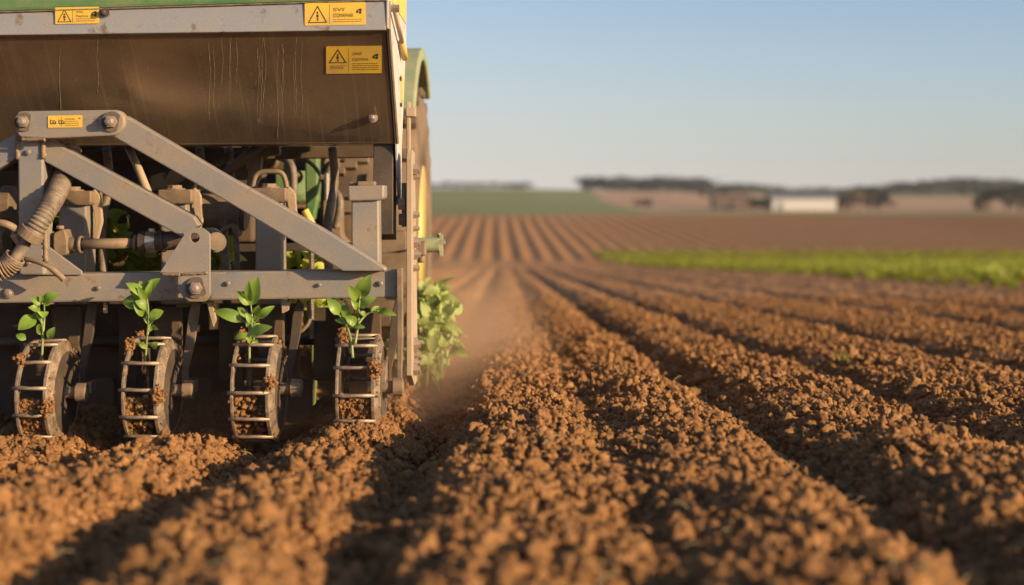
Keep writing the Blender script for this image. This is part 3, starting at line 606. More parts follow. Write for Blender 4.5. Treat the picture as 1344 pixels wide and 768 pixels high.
gus = roundpoly([(209, 359.5), (244, 305), (252, 299), (265, 299), (275, 307), (275, 393), (243, 393), (237, 386), (237, 360)], 4)
part('gusset_plate', 'grey_paint', lambda bm: plate(bm, gus, 4.075, .018, [(255.5, 312, 6.5)]), bev=.0015)
part('gusset_plate', 'grey_paint', lambda bm: plate(bm, [(x + 16, y) for x, y in gus if y < 362], 4.26, .018), bev=.002)
part('pin_spool', 'dusty_steel', lambda bm: [tube(bm, [P(284, 318, 4.10 + .016 * k), P(284, 318, 4.109 + .016 * k)], .024 + (.005 if k % 2 else 0), 20) for k in range(9)], bev=0)
part('gusset_lip', 'dusty_steel', lambda bm: plate(bm, roundpoly([(240, 388), (276, 390), (270, 396), (248, 396)], 3), 4.07, .06), bev=.001)
for (a_, b_, Y_, r_) in (((212, 360), (237, 360), 4.073, .005), ((237, 360), (272, 358.5), 4.073, .0035), ((26, 182), (56, 182), 4.11, .006), ((57, 183), (57, 208), 4.115, .007), ((23, 183), (23, 208), 4.115, .006),
        ((448, 355), (506, 354), 4.12, .005), ((59, 300), (60, 345), 4.12, .007), ((523, 356), (523, 390), 4.145, .006), ((28, 183), (60, 183), 4.068, .005)):
    part('weld_seam', 'dusty_steel', lambda bm: weld(bm, P(*a_, Y_), P(*b_, Y_), r_), bev=0, smooth=True)
for (px, py, Yb, r_, pr, ws) in ((32, 160, 4.07, 7.5, .028, 1), (147, 160, 4.07, 8, .03, 1), (240, 378, 4.15, 6, .03, 0), (258, 378, 4.075, 8.5, .03, 1), (12, 385, 4.15, 7, .012, 0)):
    bo = part('bolt', 'bolt_steel', lambda bm: hexbolt(bm, px, py, Yb - (.004 if ws else 0), r_, pr, 0), bev=0)
    if ws: part('washer', 'dark_steel', lambda bm: tube(bm, [P(px, py, Yb), P(px, py, Yb - .005)], r_ * 1.7 * Yb / F, 24), bo, .001)
# hydraulic cylinder
YC = 4.19
hc = part('hydraulic_cylinder', 'dark_steel', lambda bm: (tube(bm, [P(184, 319, YC), P(262, 313, YC)], .028, 20), tube(bm, [P(184, 319, YC), P(192, 318.5, YC)], .033, 20), tube(bm, [P(212, 317, YC), P(216, 316.7, YC)], .032, 20)), bev=0)
part('piston_rod', 'dusty_steel', lambda bm: (tube(bm, [P(84, 321, YC), P(186, 319, YC)], .0155, 16), tube(bm, [P(84, 321, YC), P(108, 321, YC)], .021, 16), tube(bm, [P(103, 321, YC), P(108, 321, YC)], .026, 16), tube(bm, [P(176, 319, YC), P(180, 319, YC)], .024, 16)), hc, 0, True)
part('clevis', 'dusty_steel', lambda bm: (plate(bm, roundpoly([(70, 306), (84, 300), (88, 314), (88, 334), (78, 337), (70, 330)], 4), 4.16, .06), tube(bm, [P(79, 301, 4.19), P(79, 296, 4.19)], .012, 8), tube(bm, [P(66, 304, 4.19), P(66, 340, 4.19)], .013, 8)), hc, .003)
part('clamp', 'bright_steel', lambda bm: (tube(bm, [P(193, 318, YC), P(205, 317.5, YC)], .031, 20), boxpx(bm, 194, 305, 203, 330, 4.18, .02), tube(bm, [P(199, 304, 4.19), P(199, 300, 4.19)], .009, 6)), hc, 0)
# corrugated hose
hp = spline([P(94, 196, 4.27), P(87, 222, 4.22), P(74, 255, 4.09), P(56, 285, 4.03), P(40, 309, 4.02)], 40); pts_ = []; rs_ = []; acc = 0
for i in range(len(hp) - 1):
    acc += (hp[i + 1] - hp[i]).length; pts_.append(hp[i]); rs_.append(.0255 + .0045 * (.5 + .5 * math.cos(acc / .0105 * math.tau)) ** .6)
hs = part('corrugated_hose', 'hose_rubber', lambda bm: tube(bm, pts_, rs_, 18), bev=0, smooth=True)
part('cuff', 'dusty_steel', lambda bm: tube(bm, [P(44, 302, 4.02), P(36, 313, 4.02)], .037, 18), hs, .002)
hs = part('thin_hose', 'hose_rubber', lambda bm: tube(bm, spline([P(38, 310, 4.02), P(27, 328, 4.02), P(12, 346, 4.01), P(-25, 362, 4.0)], 6), .017, 14), bev=0, smooth=True)
hp = spline([P(20, 337, 4.01), P(8, 350, 4.01), P(-30, 366, 4.0), P(-80, 372, 4.0)], 12)
def coil(bm):
    q = []
    for i in range(220):
        t = i / 219 * (len(hp) - 1.001); k = int(t); c = hp[k].lerp(hp[k + 1], t - k); d = (hp[k + 1] - hp[k]).normalized(); s = d.cross(Vector((0, 1, 0))).normalized(); u_ = s.cross(d); a = i * .62
        q.append(c + (s * math.cos(a) + u_ * math.sin(a)) * .029)
    tube(bm, q, .0032, 6)
part('spring_guard', 'dusty_steel', coil, hs, 0, True)
part('curved_handle', 'dusty_steel', lambda bm: tube(bm, spline([P(33, 340, 4.07), P(50, 344, 4.06), (P(68, 353, 4.06)), P(84, 367, 4.07)], 6), [.007] * 12 + [.009] * 7, 10), bev=0, smooth=True)
pp = part('feed_pipe', 'dusty_steel', lambda bm: tube(bm, spline([P(-60, 300, 4.0), P(-10, 293, 4.0), P(12, 296, 4.0), P(27, 307, 4.03)], 6), .011, 12), bev=0, smooth=True)
part('pipe_nut', 'bolt_steel', lambda bm: (tube(bm, [P(22, 305, 4.02), P(31, 318, 4.04)], .021, 6), tube(bm, [P(26, 309, 4.02), P(33, 320, 4.05)], .013, 10)), pp, .001)
for px_, py_, Y_, r_ in ((38, 345, 4.113, 4), (38, 200, 4.113, 4), (300, 372, 4.148, 3.5), (500, 372, 4.148, 4), (420, 374, 4.148, 3), (130, 378, 4.148, 3.5)):
    part('bolt', 'bolt_steel', lambda bm: hexbolt(bm, px_, py_, Y_, r_, .008, 0), bev=0)
# row brackets standing behind the toolbar
def bracket(cx, top, Yb, w=44):
    b = part('row_bracket', 'grey_paint', lambda bm: plate(bm, [(cx - w / 2 + 4, top + 16), (cx + w / 2 - 6, top + 16), (cx + w / 2 - 5, 400), (cx - w / 2 + 4, 400)], Yb + .005, .10), bev=.005)
    part('cap_plate', 'dusty_steel', lambda bm: plate(bm, roundpoly([(cx - w / 2, top), (cx + w / 2, top - .5), (cx + w / 2 + .5, top + 16), (cx + w / 2 - 4, top + 19), (cx - w / 2, top + 18)], 2), Yb - .012, .13), b, .004)
    part('bolt_head', 'dusty_steel', lambda bm: (tube(bm, [P(cx, top, Yb + .05), P(cx, top - 6, Yb + .05)], .024, 8), tube(bm, [P(cx, top, Yb + .05), P(cx, top - 2, Yb + .05)], .034, 16)), b, .002)
    part('side_lug', 'tan_paint', lambda bm: plate(bm, roundpoly([(cx + w / 2 + 3, top - 4), (cx + w / 2 + 12, top + 6), (cx + w / 2 + 15, top + 40), (cx + w / 2 + 8, top + 66), (cx + w / 2 + 1, top + 66), (cx + w / 2 + 6, top + 40), (cx + w / 2 + 1, top + 14)], 4), Yb + .04, .02), b, .003)
bracket(96, 251, 4.40, 46); bracket(229, 249, 4.40, 44); bracket(353, 247, 4.36, 44)
b4 = part('row_bracket', 'grey_paint', lambda bm: plate(bm, [(461, 258), (497, 257), (498, 356), (461, 356)], 4.16, .08), bev=.005)
part('cap_plate', 'grey_paint', lambda bm: plate(bm, roundpoly([(456, 244), (504, 243), (504, 260), (499, 263), (457, 264)], 3), 4.145, .11), b4, .005)
part('bolt_head', 'dusty_steel', lambda bm: (boxpx(bm, 469, 238, 492, 244, 4.17, .05), boxpx(bm, 458, 239, 468, 244, 4.19, .03)), b4, .003)
part('hoop', 'dusty_steel', lambda bm: tube(bm, spline([P(331, 248, 4.42), P(337, 229, 4.42), (P(355, 225, 4.42)), P(372, 230, 4.42), P(378, 262, 4.42), P(378, 280, 4.42)], 6), .008, 8), bev=0, smooth=True)
# beam behind: rear tool frame
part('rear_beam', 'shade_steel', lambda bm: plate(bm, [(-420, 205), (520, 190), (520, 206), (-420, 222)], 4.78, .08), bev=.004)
part('rear_beam', 'dark_steel', lambda bm: plate(bm, [(-420, 330), (512, 318), (512, 328), (-420, 342)], 4.82, .06), bev=.004)
part('link_tube', 'tan_paint', lambda bm: tube(bm, [P(167, 190, 4.45), P(181, 220, 4.4), P(194, 252, 4.36)], .0125, 12), bev=0, smooth=True)
part('shaft_housing', 'dusty_steel', lambda bm: (tube(bm, [P(268, 276, 4.62), P(318, 280, 4.62)], .075, 20), tube(bm, [P(318, 280, 4.62), P(325, 281, 4.62)], .055, 20)), bev=0, smooth=False)
part('cast_bracket', 'dusty_steel', lambda bm: plate(bm, roundpoly([(318, 205), (335, 192), (366, 190), (367, 203), (343, 206), (341, 232), (328, 262), (322, 250), (326, 226)], 4), 4.6, .04), bev=.004)
part('cast_bracket', 'dusty_steel', lambda bm: (plate(bm, roundpoly([(196, 232), (212, 226), (216, 238), (222, 224), (240, 222), (238, 236), (224, 244), (200, 250)], 3), 4.62, .05), boxpx(bm, 170, 242, 200, 250, 4.6, .05)), bev=.004)
part('brace_rod', 'dark_steel', lambda bm: (tube(bm, [P(345, 188, 4.5), P(296, 228, 4.5)], .016, 10), tube(bm, [P(300, 205, 4.55), P(262, 230, 4.55)], .012, 10), tube(bm, [P(325, 190, 4.6), P(290, 222, 4.6)], .008, 10)), bev=0, smooth=True)
part('cable', 'hose_rubber', lambda bm: (tube(bm, spline([P(392, 186, 4.9), P(396, 204, 4.9), P(412, 218, 4.9), P(422, 232, 4.9)], 6), .007, 8), tube(bm, spline([P(290, 305, 4.5), P(300, 298, 4.5), P(308, 300, 4.5), P(311, 330, 4.5), P(311, 356, 4.5)], 6), .009, 8)), bev=0, smooth=True)
part('threaded_rod', 'bright_steel', lambda bm: tube(bm, [P(409, 330 + .5 * k, 4.42) for k in range(0, 230)], [.009 if k % 2 else .0075 for k in range(230)], 8), bev=0)
part('gearbox', 'shade_steel', lambda bm: boxpx(bm, -60, 225, 70, 300, 4.7, .2), bev=.01)
part('seed_tube', 'hose_rubber', lambda bm: [tube(bm, spline([P(x, 195, 4.55), P(x + 3, 240, 4.6), P(x - 6, 300, 4.55), P(x - 2, 400, 4.5)], 6), .014, 10) for x in (-40, 140, 262, 300, 436)], bev=0, smooth=True)
part('cross_shaft', 'dusty_steel', lambda bm: (tube(bm, [P(-200, 292, 4.66), P(24, 289, 4.66)], .03, 14), tube(bm, [P(5, 268, 4.6), P(18, 268, 4.6)], .06, 16), tube(bm, [P(-12, 318, 4.6), P(10, 318, 4.6)], .05, 16)), bev=0)
part('gap_shade_sheet', 'shade_steel', lambda bm: plate(bm, [(-420, 150), (332, 150), (332, 318), (-420, 330)], 4.92, .06), bev=.01)  # added sheet, its dark colour stands in for shade behind the frame
part('shade_sheet', 'shade_steel', lambda bm: plate(bm, [(-420, 402), (393, 398), (393, 536), (-420, 552)], 4.62, .012), bev=.002)  # added dark sheet that paints the gloom below the toolbar
# right side: shield, pin, bolts
def shield(bm):
    pts = [(4.28, P(0, 208, 4.3).z), (4.32, P(0, 196, 4.3).z), (4.40, P(0, 200, 4.35).z), (4.48, P(0, 330, 4.48).z), (4.52, P(0, 430, 4.52).z), (4.52, P(0, 500, 4.52).z), (4.40, P(0, 506, 4.4).z), (4.28, P(0, 492, 4.3).z)]
    x0 = (534 - HX) * 4.3 / F; a = [bm.verts.new((x0, y, z)) for y, z in pts]; b = [bm.verts.new((x0 + .017, y, z)) for y, z in pts]; bm.faces.new(a); bm.faces.new(b)
    for i in range(len(pts)): j = (i + 1) % len(pts); bm.faces.new((a[i], a[j], b[j], b[i]))
part('side_shield', 'tan_paint', shield, bev=.002)
XS = (534 - HX) * 4.3 / F + .017
for (py, r_, Y_) in ((222, .018, 4.33), (232, .012, 4.34), (282, .012, 4.33), (300, .01, 4.33), (318, .02, 4.36), (334, .018, 4.37), (352, .011, 4.33), (452, .024, 4.36), (466, .018, 4.38), (485, .02, 4.34), (476, .014, 4.36)):
    z_ = P(0, py, Y_).z; part('shield_bolt', 'bolt_steel', lambda bm: (tube(bm, [Vector((XS, Y_, z_)), Vector((XS + .012, Y_, z_))], r_, 6), tube(bm, [Vector((XS + .012, Y_, z_)), Vector((XS + .02, Y_, z_))], r_ * .6, 8)), bev=0)
for (py, Y_) in ((268, 4.35), (288, 4.37)):
    z_ = P(0, py, Y_).z; part('end_plate_bolt', 'bolt_steel', lambda bm: tube(bm, [Vector((XE + .002, Y_, z_)), Vector((XE + .022, Y_, z_))], .02, 6), bev=0)
part('side_strip', 'tan_paint', lambda bm: plate(bm, [(527, 240), (532, 240), (532, 298), (527, 298)], 4.36, .05), bev=.002)
part('side_link', 'dusty_steel', lambda bm: (plate(bm, roundpoly([(498, 305), (534, 303), (534, 328), (498, 334)], 4), 4.62, .06),), bev=.004)
# ground engaging units
def wheel(i, xa, xb, yc, Yc):
    xL = (xa - HX) * 3.95 / F; xR = (xb - HX) * 3.95 / F; zc = CZ - (yc - HY) * Yc / F; c = Vector(((xL + xR) / 2, Yc, zc)); Ro = .150; bm = bmesh.new(); seg = 60
    for pr in ([(xL - .003, .13), (xL + .005, .13), (xL + .005, Ro), (xL - .003, Ro)], [(xR + .010, .118), (xR + .018, .118), (xR + .005, Ro), (xR - .005, Ro)]):
        rings = []
        for k in range(seg):
            a = k * math.tau / seg; jit = 1 + .008 * math.sin(a * 7 + i) + random.uniform(-.004, .004); rings.append([bm.verts.new((x, Yc + math.cos(a) * r_ * jit, zc + math.sin(a) * r_ * jit)) for x, r_ in pr])
        for k in range(seg):
            A = rings[k]; B = rings[(k + 1) % seg]
            for q in range(4): bm.faces.new((A[q], A[(q + 1) % 4], B[(q + 1) % 4], B[q]))
    # spokes
    for k in range(3):
        a = k * math.tau / 3 + .5 + i; tube(bm, [Vector((xR - .001, Yc, zc)), Vector((xR - .001, Yc + math.cos(a) * .13, zc + math.sin(a) * .13))], .007, 6)
    W_ = obj('cage_wheel', bm, 'rim_steel', M, .0012, origin=c)
    W_['label'] = ['leftmost soil filled cage wheel', 'second cage wheel from the left', 'third cage wheel, narrow and upright', 'rightmost cage wheel beside the end plate'][i]
    for k in range(12):
        a = math.pi + (k + .15 * i - 2.4) * math.tau / 12; p = Vector((0, Yc + math.cos(a) * .149, zc + math.sin(a) * .149)); bm = bmesh.new()
        tube(bm, [Vector((xL - .010, p.y, p.z)), Vector((xL + .02, p.y + random.uniform(-.002, .002), p.z + random.uniform(-.002, .002))), Vector(((xL + xR) / 2, p.y - .001, p.z)), Vector((xR + .006, p.y, p.z))], [.0052, .0058, .005, .0056], 8)
        obj('rung', bm, 'rim_steel', W_, 0, True)
    part('hub', 'dusty_steel', lambda bm: (tube(bm, [Vector((xR + .012, Yc, zc)), Vector((xR + .075, Yc, zc))], .018, 16), tube(bm, [Vector((xR + .045, Yc, zc)), Vector((xR + .073, Yc, zc))], .027, 20)), W_, .001)
    part('web_disc', 'dark_steel', lambda bm: tube(bm, [Vector((xR + .010, Yc, zc)), Vector((xR + .014, Yc, zc))], .120, 40), W_, 0)
    # knife shank, housing plate, opener disc, added shade plate
    dx = xR - (58 - HX) * 3.95 / F
    def sh(pl): return [((x - HX) + 0, y) for x, y in pl]
    def shp(bm, pl, Y_, th): prism(bm, [[Vector((P(x, y, Y_).x + dx, Y_, P(x, y, Y_).z)) for x, y in pl]], Vector((0, 1, 0)), th)
    part('knife_shank', 'dusty_steel' if i == 1 else 'dark_steel', lambda bm: shp(bm, [(118, 392), (127, 400), (122, 440), (112, 486), (111, 526), (102, 528), (101, 490), (108, 450), (112, 414)], 4.24, .012), bev=.002)
    part('opener_housing', 'shade_steel', lambda bm: (shp(bm, roundpoly([(68, 404), (104, 404), (104, 470), (92, 480), (70, 466)], 6), 4.30, .03), shp(bm, roundpoly([(26, 404), (64, 404), (64, 500), (26, 500)], 5), 4.42, .02)), bev=.004)
    if i < 3: part('coulter_disc', 'shade_steel', lambda bm: tube(bm, [Vector((xR + .15, 4.50, zc - .0)), Vector((xR + .154, 4.50, zc - .0))], .17, 40), bev=0)
    part('shade_plate', 'shade_steel', lambda bm: shp(bm, roundpoly([(70, 500), (150, 496), (150, 556), (84, 560)], 8), 4.46, .03) if i < 3 else shp(bm, roundpoly([(60, 470), (100, 470), (100, 540), (70, 540)], 8), 4.46, .03), bev=.004)  # added dark plate standing in for shade behind the wheels
    part('unit_bolt', 'bolt_steel', lambda bm: shp(bm, roundpoly([(112, 502), (120, 502), (120, 516), (112, 516)], 2), 4.2, .05), bev=.001)
for i, (xa, xb, yc, Yc, _) in enumerate(WH): wheel(i, xa, xb, yc, Yc)
part('end_disc', 'rim_steel', lambda bm: tube(bm, [Vector((P(501, 0, 4.1).x, 4.14, P(0, 500, 4.1).z)), Vector((P(507, 0, 4.1).x, 4.14, P(0, 500, 4.1).z))], .055, 28), bev=.001)
part('end_axle', 'dusty_steel', lambda bm: tube(bm, [P(488, 506, 4.14), P(527, 507, 4.14)], .016, 16), bev=0, smooth=True)
part('end_scraper', 'rim_steel', lambda bm: plate(bm, roundpoly([(489, 512), (498, 512), (500, 530), (496, 557), (489, 556)], 3), 4.0, .01), bev=.001)
part('rear_shaft', 'dark_steel', lambda bm: tube(bm, [P(-100, 450, 4.52), P(450, 446, 4.52)], .016, 14), bev=0, smooth=True)
part('bracket_foot', 'tan_paint', lambda bm: (plate(bm, roundpoly([(369, 395), (381, 395), (378, 408), (370, 412)], 2), 4.2, .02), plate(bm, roundpoly([(136, 396), (139, 396), (139, 412), (135, 410)], 1), 4.2, .02), plate(bm, roundpoly([(271, 396), (278, 396), (283, 420), (280, 430)], 2), 4.2, .02)), bev=.002)
part('curved_lug', 'dusty_steel', lambda bm: (tube(bm, spline([P(405, 395, 4.35), P(406, 420, 4.35), P(398, 432, 4.35), P(388, 440, 4.35), P(388, 458, 4.35)], 6), .007, 8),), bev=0, smooth=True)

# ------------------------------------------------------------ tractor pulling it
TX, TY = -1.28, 6.0; TZ = H(TX, TY)
T = empty('tractor', (TX, TY, TZ), 'green tractor with a dusty yellow rimmed rear wheel, mostly hidden behind the planting machine', 'tractor')
def tw(xo, side, Yc, Rr, W, zc):
    """wheel with outer face at xo; side +1 means outer face looks right"""
    c = Vector((xo - side * W / 2, Yc, zc)); bm = bmesh.new(); seg = 72; pr = []
    for (u_, r_) in ((-.5, .5), (-.52, .74), (-.5, .93), (-.42, .965), (0, .975), (.42, .965), (.5, .93), (.52, .74), (.5, .5)): pr.append((u_ * W, r_ * Rr))
    rings = [[bm.verts.new((c.x + x, Yc + math.cos(a) * r_, zc + math.sin(a) * r_)) for x, r_ in pr] for a in [k * math.tau / seg for k in range(seg)]]
    for k in range(seg):
        A = rings[k]; B = rings[(k + 1) % seg]
        for q in range(len(pr) - 1): bm.faces.new((A[q], A[q + 1], B[q + 1], B[q]))
        bm.faces.new((A[-1], A[0], B[0], B[-1]))
    tb = bm
    t_ = obj('tyre', tb, 'rubber', T, 0, True, origin=c)
    lb = bmesh.new()
    for k in range(44):
        a = (k // 2) * math.tau / 22 + (k % 2) * math.tau / 44; sgn = 1 if k % 2 else -1
        for s in range(4):
            f0 = s / 4; f1 = (s + 1) / 4; aa = a + (f0 + f1) / 2 * .16; x = c.x + sgn * W * .5 * ((f0 + f1) / 2 * .98)
            m_ = Matrix.Rotation(aa, 3, 'X'); box(lb, Vector((x, Yc, zc)) + m_ @ Vector((0, Rr * .985, 0)), (W * .14, Rr * .05, Rr * .075), m_)
    obj('tread', lb, 'rubber', t_, .004)
    rb = bmesh.new(); ri = Rr * .505
    tube(rb, [c + Vector((side * (W * .42), 0, 0)), c + Vector((side * (W * .44), 0, 0))], ri, 40, False); tube(rb, [c + Vector((side * W * .44, 0, 0)), c + Vector((side * W * .5, 0, 0)), c + Vector((side * W * .46, 0, 0)), c + Vector((side * W * .1, 0, 0)), c + Vector((side * W * .1, 0, 0))], [ri * .99, ri * 1.03, ri * .95, ri * .8, ri * .2], 40); tube(rb, [c, c + Vector((side * W * .35, 0, 0))], ri * .28, 20)
    obj('rim', rb, 'yellow_paint', t_, 0, True)
XO = -.373
tw(XO, 1, 6.0, .63, .36, TZ + .60); tw(2 * TX - XO, -1, 6.0, .63, .36, TZ + .60); tw(-.62, 1, 8.2, .42, .26, TZ + .33); tw(2 * TX + .62, -1, 8.2, .42, .26, TZ + .33)
def tpart(name, mat, fn, parent=T, bev=.008, smooth=False): return part(name, mat, fn, parent, bev, smooth)
def fender(sx):
    def f(bm):
        zc = TZ + .60; a0, a1 = R(40), R(125); n = 20; x0 = sx; x1 = sx - .29 * (1 if sx > TX else -1); A = []
        for k in range(n + 1):
            a = a0 + (a1 - a0) * k / n; row = []
            for x, r_ in ((x0, .75), (x0, .80), (x1, .80), (x1, .75)): row.append(bm.verts.new((x, 6.0 - math.cos(a) * r_ , zc + math.sin(a) * r_)))
            A.append(row)
        for a, b in zip(A, A[1:]):
            for q in range(4): bm.faces.new((a[q], a[(q + 1) % 4], b[(q + 1) % 4], b[q]))
        bm.faces.new(A[0]); bm.faces.new(A[-1])
    return f
tpart('fender', 'fender_paint', fender(XO + .005)); tpart('fender', 'fender_paint', fender(2 * TX - XO))
tpart('chassis', 'shade_steel', lambda bm: (box(bm, (TX, 6.9, TZ + .62), (.42, 2.6, .36)), box(bm, (TX, 6.0, TZ + .60), (1.5, .26, .26)), box(bm, (TX, 5.7, TZ + .75), (.62, .35, .8))), bev=.02)
tpart('hood', 'green_paint', lambda bm: box(bm, (TX, 7.75, TZ + .98), (.55, 1.5, .48)), bev=.05)
cabp = tpart('cab', 'green_paint', lambda bm: (box(bm, (TX, 6.3, TZ + 2.3), (1.1, 1.35, .12)), *[box(bm, (TX + sx * .5, 6.3 + sy * .6, TZ + 1.72), (.07, .07, 1.1)) for sx in (-1, 1) for sy in (-1, 1)]), bev=.02)
tpart('window', 'glass', lambda bm: (box(bm, (TX, 6.93, TZ + 1.72), (.92, .01, 1.0)), box(bm, (TX, 5.68, TZ + 1.72), (.92, .01, 1.0))), cabp, 0)
tpart('cab_rear_panel', 'shade_steel', lambda bm: box(bm, (TX - .02, 5.62, TZ + 1.16), (1.04, .05, .56)), bev=.01)
for px_, py_, rr_ in ((436, 215, .05), (352, 210, .045), (388, 232, .03)): tpart('hydraulic_coupler', 'dusty_steel', lambda bm: tube(bm, [P(px_, py_, 5.35), P(px_, py_, 5.46), P(px_, py_, 5.58)], [rr_ * .6, rr_ * .6, rr_], 14), bev=.001)
tpart('hydraulic_hose', 'hose_rubber', lambda bm: tube(bm, spline([P(436, 215, 5.35), P(430, 240, 5.2), P(446, 262, 5.1), P(440, 300, 5.1)], 6), .014, 10), bev=0, smooth=True)
tpart('hydraulic_hose', 'hose_rubber', lambda bm: tube(bm, spline([P(352, 210, 5.35), P(362, 205, 5.2), P(384, 222, 5.1), P(382, 300, 5.1)], 6), .014, 10), bev=0, smooth=True)
tpart('lift_post', 'green_paint', lambda bm: (plate(bm, [(399, 150), (417, 150), (417, 262), (411, 290), (401, 272)], 5.2, .08), plate(bm, [(372, 150), (377, 150), (377, 238), (372, 238)], 5.3, .05), plate(bm, [(250, 150), (262, 150), (262, 300), (252, 300)], 5.3, .05)), bev=.006)
tpart('lift_arm', 'dusty_steel', lambda bm: (plate(bm, roundpoly([(424, 262), (447, 258), (448, 310), (462, 322), (424, 336)], 5), 5.25, .1), plate(bm, [(426, 150), (440, 150), (440, 198), (436, 204), (429, 204), (426, 195)], 5.3, .06)), bev=.008)
tpart('check_link', 'bright_steel', lambda bm: tube(bm, [P(429, 228, 5.1), P(429, 262, 5.1)], .009, 10), bev=0)
tpart('stay_rod', 'yellow_paint', lambda bm: tube(bm, [P(400, 276, 5.1), P(412, 300, 5.1)], .014, 10), bev=0)
dl = tpart('drawbar_pin', 'fender_paint', lambda bm: (tube(bm, [P(545, 322, 4.95), P(577, 321, 4.95)], .027, 18), tube(bm, [P(538, 320, 4.95), P(547, 322, 4.95)], .035, 8)), bev=.001)
tpart('pin_flange', 'fender_paint', lambda bm: (box(bm, P(579, 322, 4.95), (.012, .03, .075)), tube(bm, [P(576, 306, 4.95), P(578, 334, 4.95)], .007, 8), tube(bm, [P(572, 321, 4.93), P(584, 317, 4.93)], .009, 6)), dl, .001)
tpart('link_knuckle', 'dusty_steel', lambda bm: (box(bm, P(552, 326, 4.9), (.04, .05, .05)), tube(bm, [P(553, 330, 4.9), P(553, 345, 4.9)], .014, 8)), bev=.006)

# ------------------------------------------------------------ far buildings and trees
def roofbox(name, px0, px1, Y, hgt, dep, wall, roof, label, cat, rh=.35):
    x0 = (px0 - HX) * Y / F; x1 = (px1 - HX) * Y / F; xm = (x0 + x1) / 2; z = H(xm, Y); e = empty(name, (xm, Y, z), label, cat)
    part('wall', wall, lambda bm: box(bm, (xm, Y + dep / 2, z + hgt / 2 - .2), (x1 - x0, dep, hgt + .4)), e, 0)
    def rf(bm):
        pts = [(Y - .4, z + hgt), (Y + dep / 2, z + hgt * (1 + rh)), (Y + dep + .4, z + hgt)]; a = [bm.verts.new((x0 - .4, y, zz)) for y, zz in pts]; b = [bm.verts.new((x1 + .4, y, zz)) for y, zz in pts]
        bm.faces.new(a); bm.faces.new(b[::-1])
        for i in range(3): j = (i + 1) % 3; bm.faces.new((a[i], a[j], b[j], b[i]))
    part('roof', roof, rf, e, 0)
    part('door', 'roof_grey', lambda bm: box(bm, (x0 + (x1 - x0) * .12, Y - .03, z + hgt * .35), ((x1 - x0) * .08, .05, hgt * .7)), e, 0); return e
roofbox('barn', 1014, 1098, 345, 2.9, 9, 'white_wall', 'roof_grey', 'long low white barn with a grey roof beyond the brown field', 'barn', .45)
roofbox('shed', 938, 960, 350, 3.0, 7, 'brown_wall', 'roof_brown', 'small dark brown shed left of the white barn', 'shed')
roofbox('shed', 962, 984, 362, 3.2, 8, 'brown_wall', 'roof_brown', 'lighter roofed brown shed between dark shed and white barn', 'shed')
roofbox('shed', 1100, 1118, 352, 3.0, 7, 'brown_wall', 'roof_brown', 'brown shed hard against the right end of the white barn', 'shed')
roofbox('field_hut', 1286, 1300, 350, 2.4, 4, 'brown_wall', 'roof_brown', 'tiny brown field hut alone at far right', 'hut')
def crown_mesh(seed, n=520):
    rr = random.Random(seed); bm = bmesh.new(); cl = [(rr.gauss(0, .34), rr.gauss(0, .3), rr.uniform(.3, .95), rr.uniform(.16, .32)) for _ in range(14)]
    for k in range(n):
        x, y, z, r = rr.choice(cl); d = Vector((rr.gauss(0, 1), rr.gauss(0, 1), rr.gauss(0, 1))).normalized() * r * rr.uniform(.55, 1.05); c = Vector((x, y, z)) + Vector((d.x, d.y, d.z * .75)); s = rr.uniform(.03, .075)
        m_ = Matrix.Rotation(rr.uniform(0, 6), 3, 'X') @ Matrix.Rotation(rr.uniform(0, 6), 3, 'Z')
        bm.faces.new([bm.verts.new(c + m_ @ Vector(q) * s) for q in ((-1, -.7, 0), (1, -.8, .1), (.8, .9, 0), (-.9, .8, .15))])
    me = bpy.data.meshes.new('crown'); bm.to_mesh(me); bm.free(); return me
def trunk_mesh():
    bm = bmesh.new(); tube(bm, [Vector((0, 0, -.05)), Vector((.01, 0, .3)), Vector((0, .01, .6))], [.035, .025, .012], 8)
    for a in (0, 2, 4): tube(bm, [Vector((0, 0, .3)), Vector((math.cos(a) * .25, math.sin(a) * .25, .62))], [.014, .006], 6)
    me = bpy.data.meshes.new('trunk'); bm.to_mesh(me); bm.free(); me.materials.append(MATS['bark']); return me
CRN = []
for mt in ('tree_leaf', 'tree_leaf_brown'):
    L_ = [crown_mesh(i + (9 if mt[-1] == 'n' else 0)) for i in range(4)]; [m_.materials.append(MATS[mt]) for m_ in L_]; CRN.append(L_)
TRK = trunk_mesh()
def tree(px, Y, h, wid, label, group, brown=0, name='tree'):
    x = (px - HX) * Y / F; e = empty(name, (x, Y, H(x, Y) - .1), label, 'tree' if name == 'tree' else 'bush', group); e.rotation_euler.z = random.uniform(0, 6)
    for nm, me in (('crown', random.choice(CRN[brown])), ('trunk', TRK)):
        o = bpy.data.objects.new(nm, me); COL.objects.link(o); o.parent = e; o.scale = (wid, wid, h)
    return e
G1 = 'trees of the long dark wood on the horizon'; L1 = 'dark tree in the long wood along the horizon right of the tractor'
px = 772
while px < 1345:
    Yt = random.uniform(760, 860)
    e_ = (7 if 772 < px < 930 else 4.6 if px < 1010 else 3.4 if px < 1165 else 5.2 + 2.2 * min(1, (px - 1165) / 80) if px < 1300 else 7)
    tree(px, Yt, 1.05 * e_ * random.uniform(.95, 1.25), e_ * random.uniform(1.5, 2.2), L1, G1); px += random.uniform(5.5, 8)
px = 1170
G2 = 'hazy bushes on the crest of the green hill'; px = 560
while px < 690:
    tree(px, 690, random.uniform(1.6, 3.6), random.uniform(4, 8), 'hazy low tree on the crest of the green hill at left', G2, random.randint(0, 1)); px += random.uniform(6, 11)
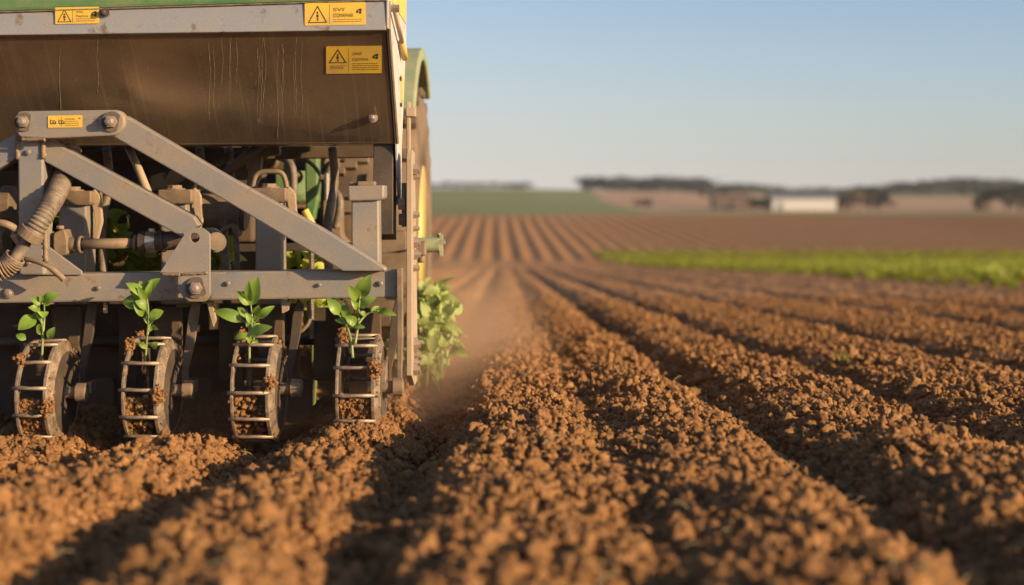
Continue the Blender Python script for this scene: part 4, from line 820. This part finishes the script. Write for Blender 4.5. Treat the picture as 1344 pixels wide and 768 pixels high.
for k, (px, Y_, h, wd, br, lb) in enumerate([(847, 352, 2.7, 2.6, 0, 'lone small green bush at the foot of the tan field'), (990, 348, 2.9, 5, 0, 'round dark bush between brown sheds and white barn'), (1004, 345, 2.9, 3, 0, 'dark bush touching the left end of the white barn'),
    (1126, 350, 5.2, 5, 1, 'brownish tree right of the white barn, first from it'), (1142, 356, 5.8, 6, 0, 'dark tree tallest in the clump right of the white barn'), (1157, 352, 4.4, 5, 1, 'brownish tree ending the clump right of the white barn'),
    (950, 372, 5.2, 6, 0, 'green tree rising behind the small dark shed'), (972, 378, 4.8, 6, 1, 'brownish tree rising behind the lighter roofed shed'), (1322, 340, 5.4, 10, 0, 'near dark tree left of the pair at the right edge'), (1340, 330, 6.2, 12, 0, 'near dark tree at the very right edge')]):
    tree(px, Y_, h, wd, lb, None, br, 'tree' if h > 3 else 'bush')

# ------------------------------------------------------------ dust and haze
def volmat(name, col, dens, aniso=.2):
    m = bpy.data.materials.new(name); m.use_nodes = True; nt = m.node_tree; nt.nodes.remove(nt.nodes['Principled BSDF']); v = nt.nodes.new('ShaderNodeVolumePrincipled')
    v.inputs['Color'].default_value = (*col, 1); v.inputs['Density'].default_value = dens; v.inputs['Anisotropy'].default_value = aniso; nt.links.new(v.outputs[0], nt.nodes['Material Output'].inputs['Volume']); return m, nt, v
m, nt, v = volmat('haze_air', (.86, .88, .93), .00017)
bm = bmesh.new(); box(bm, (0, 800, 6), (3040, 1740, 38)); o = obj('haze', bm, m); tag(o, 'thin pale blue air haze over the whole field', 'haze', kind='stuff')
def dust(c, rad, dens, label):
    m, nt, v = volmat('dust_air', (.88, .60, .39), .0, .3)
    tc = nt.nodes.new('ShaderNodeTexCoord'); ns = nt.nodes.new('ShaderNodeTexNoise'); ns.inputs['Scale'].default_value = 1.8; ns.inputs['Detail'].default_value = 3; nt.links.new(tc.outputs['Object'], ns.inputs['Vector'])
    gr = nt.nodes.new('ShaderNodeTexGradient'); gr.gradient_type = 'SPHERICAL'; mp = nt.nodes.new('ShaderNodeMapping'); mp.inputs['Scale'].default_value = [1 / q for q in rad]; nt.links.new(tc.outputs['Object'], mp.inputs[0]); nt.links.new(mp.outputs[0], gr.inputs[0])
    m1 = nt.nodes.new('ShaderNodeMapRange'); m1.inputs[1].default_value = .25; m1.inputs[2].default_value = .75; nt.links.new(ns.outputs['Fac'], m1.inputs[0])
    mu = nt.nodes.new('ShaderNodeMath'); mu.operation = 'MULTIPLY'; pw = nt.nodes.new('ShaderNodeMath'); pw.operation = 'POWER'; pw.inputs[1].default_value = 1.7; nt.links.new(gr.outputs['Fac'], pw.inputs[0]); nt.links.new(m1.outputs[0], mu.inputs[0]); nt.links.new(pw.outputs[0], mu.inputs[1])
    m2 = nt.nodes.new('ShaderNodeMath'); m2.operation = 'MULTIPLY'; m2.inputs[1].default_value = dens; nt.links.new(mu.outputs[0], m2.inputs[0]); nt.links.new(m2.outputs[0], v.inputs['Density'])
    bm = bmesh.new(); bmesh.ops.create_icosphere(bm, subdivisions=3, radius=1)
    for q in bm.verts: q.co = Vector((q.co.x * rad[0] + c[0], q.co.y * rad[1] + c[1], q.co.z * rad[2] + c[2]))
    tag(obj('dust_cloud', bm, m), label, 'dust', kind='stuff')
dust((-.26, 6.7, H(-.3, 6.5) + .0), (.55, 3.0, .6), 3.0, 'brown dust drifting off the soil beside the tractor wheel')
dust((-.85, 4.36, H(-.8, 4.3) + .06), (.95, .42, .26), 4.0, 'low brown dust hanging among the cage wheels')
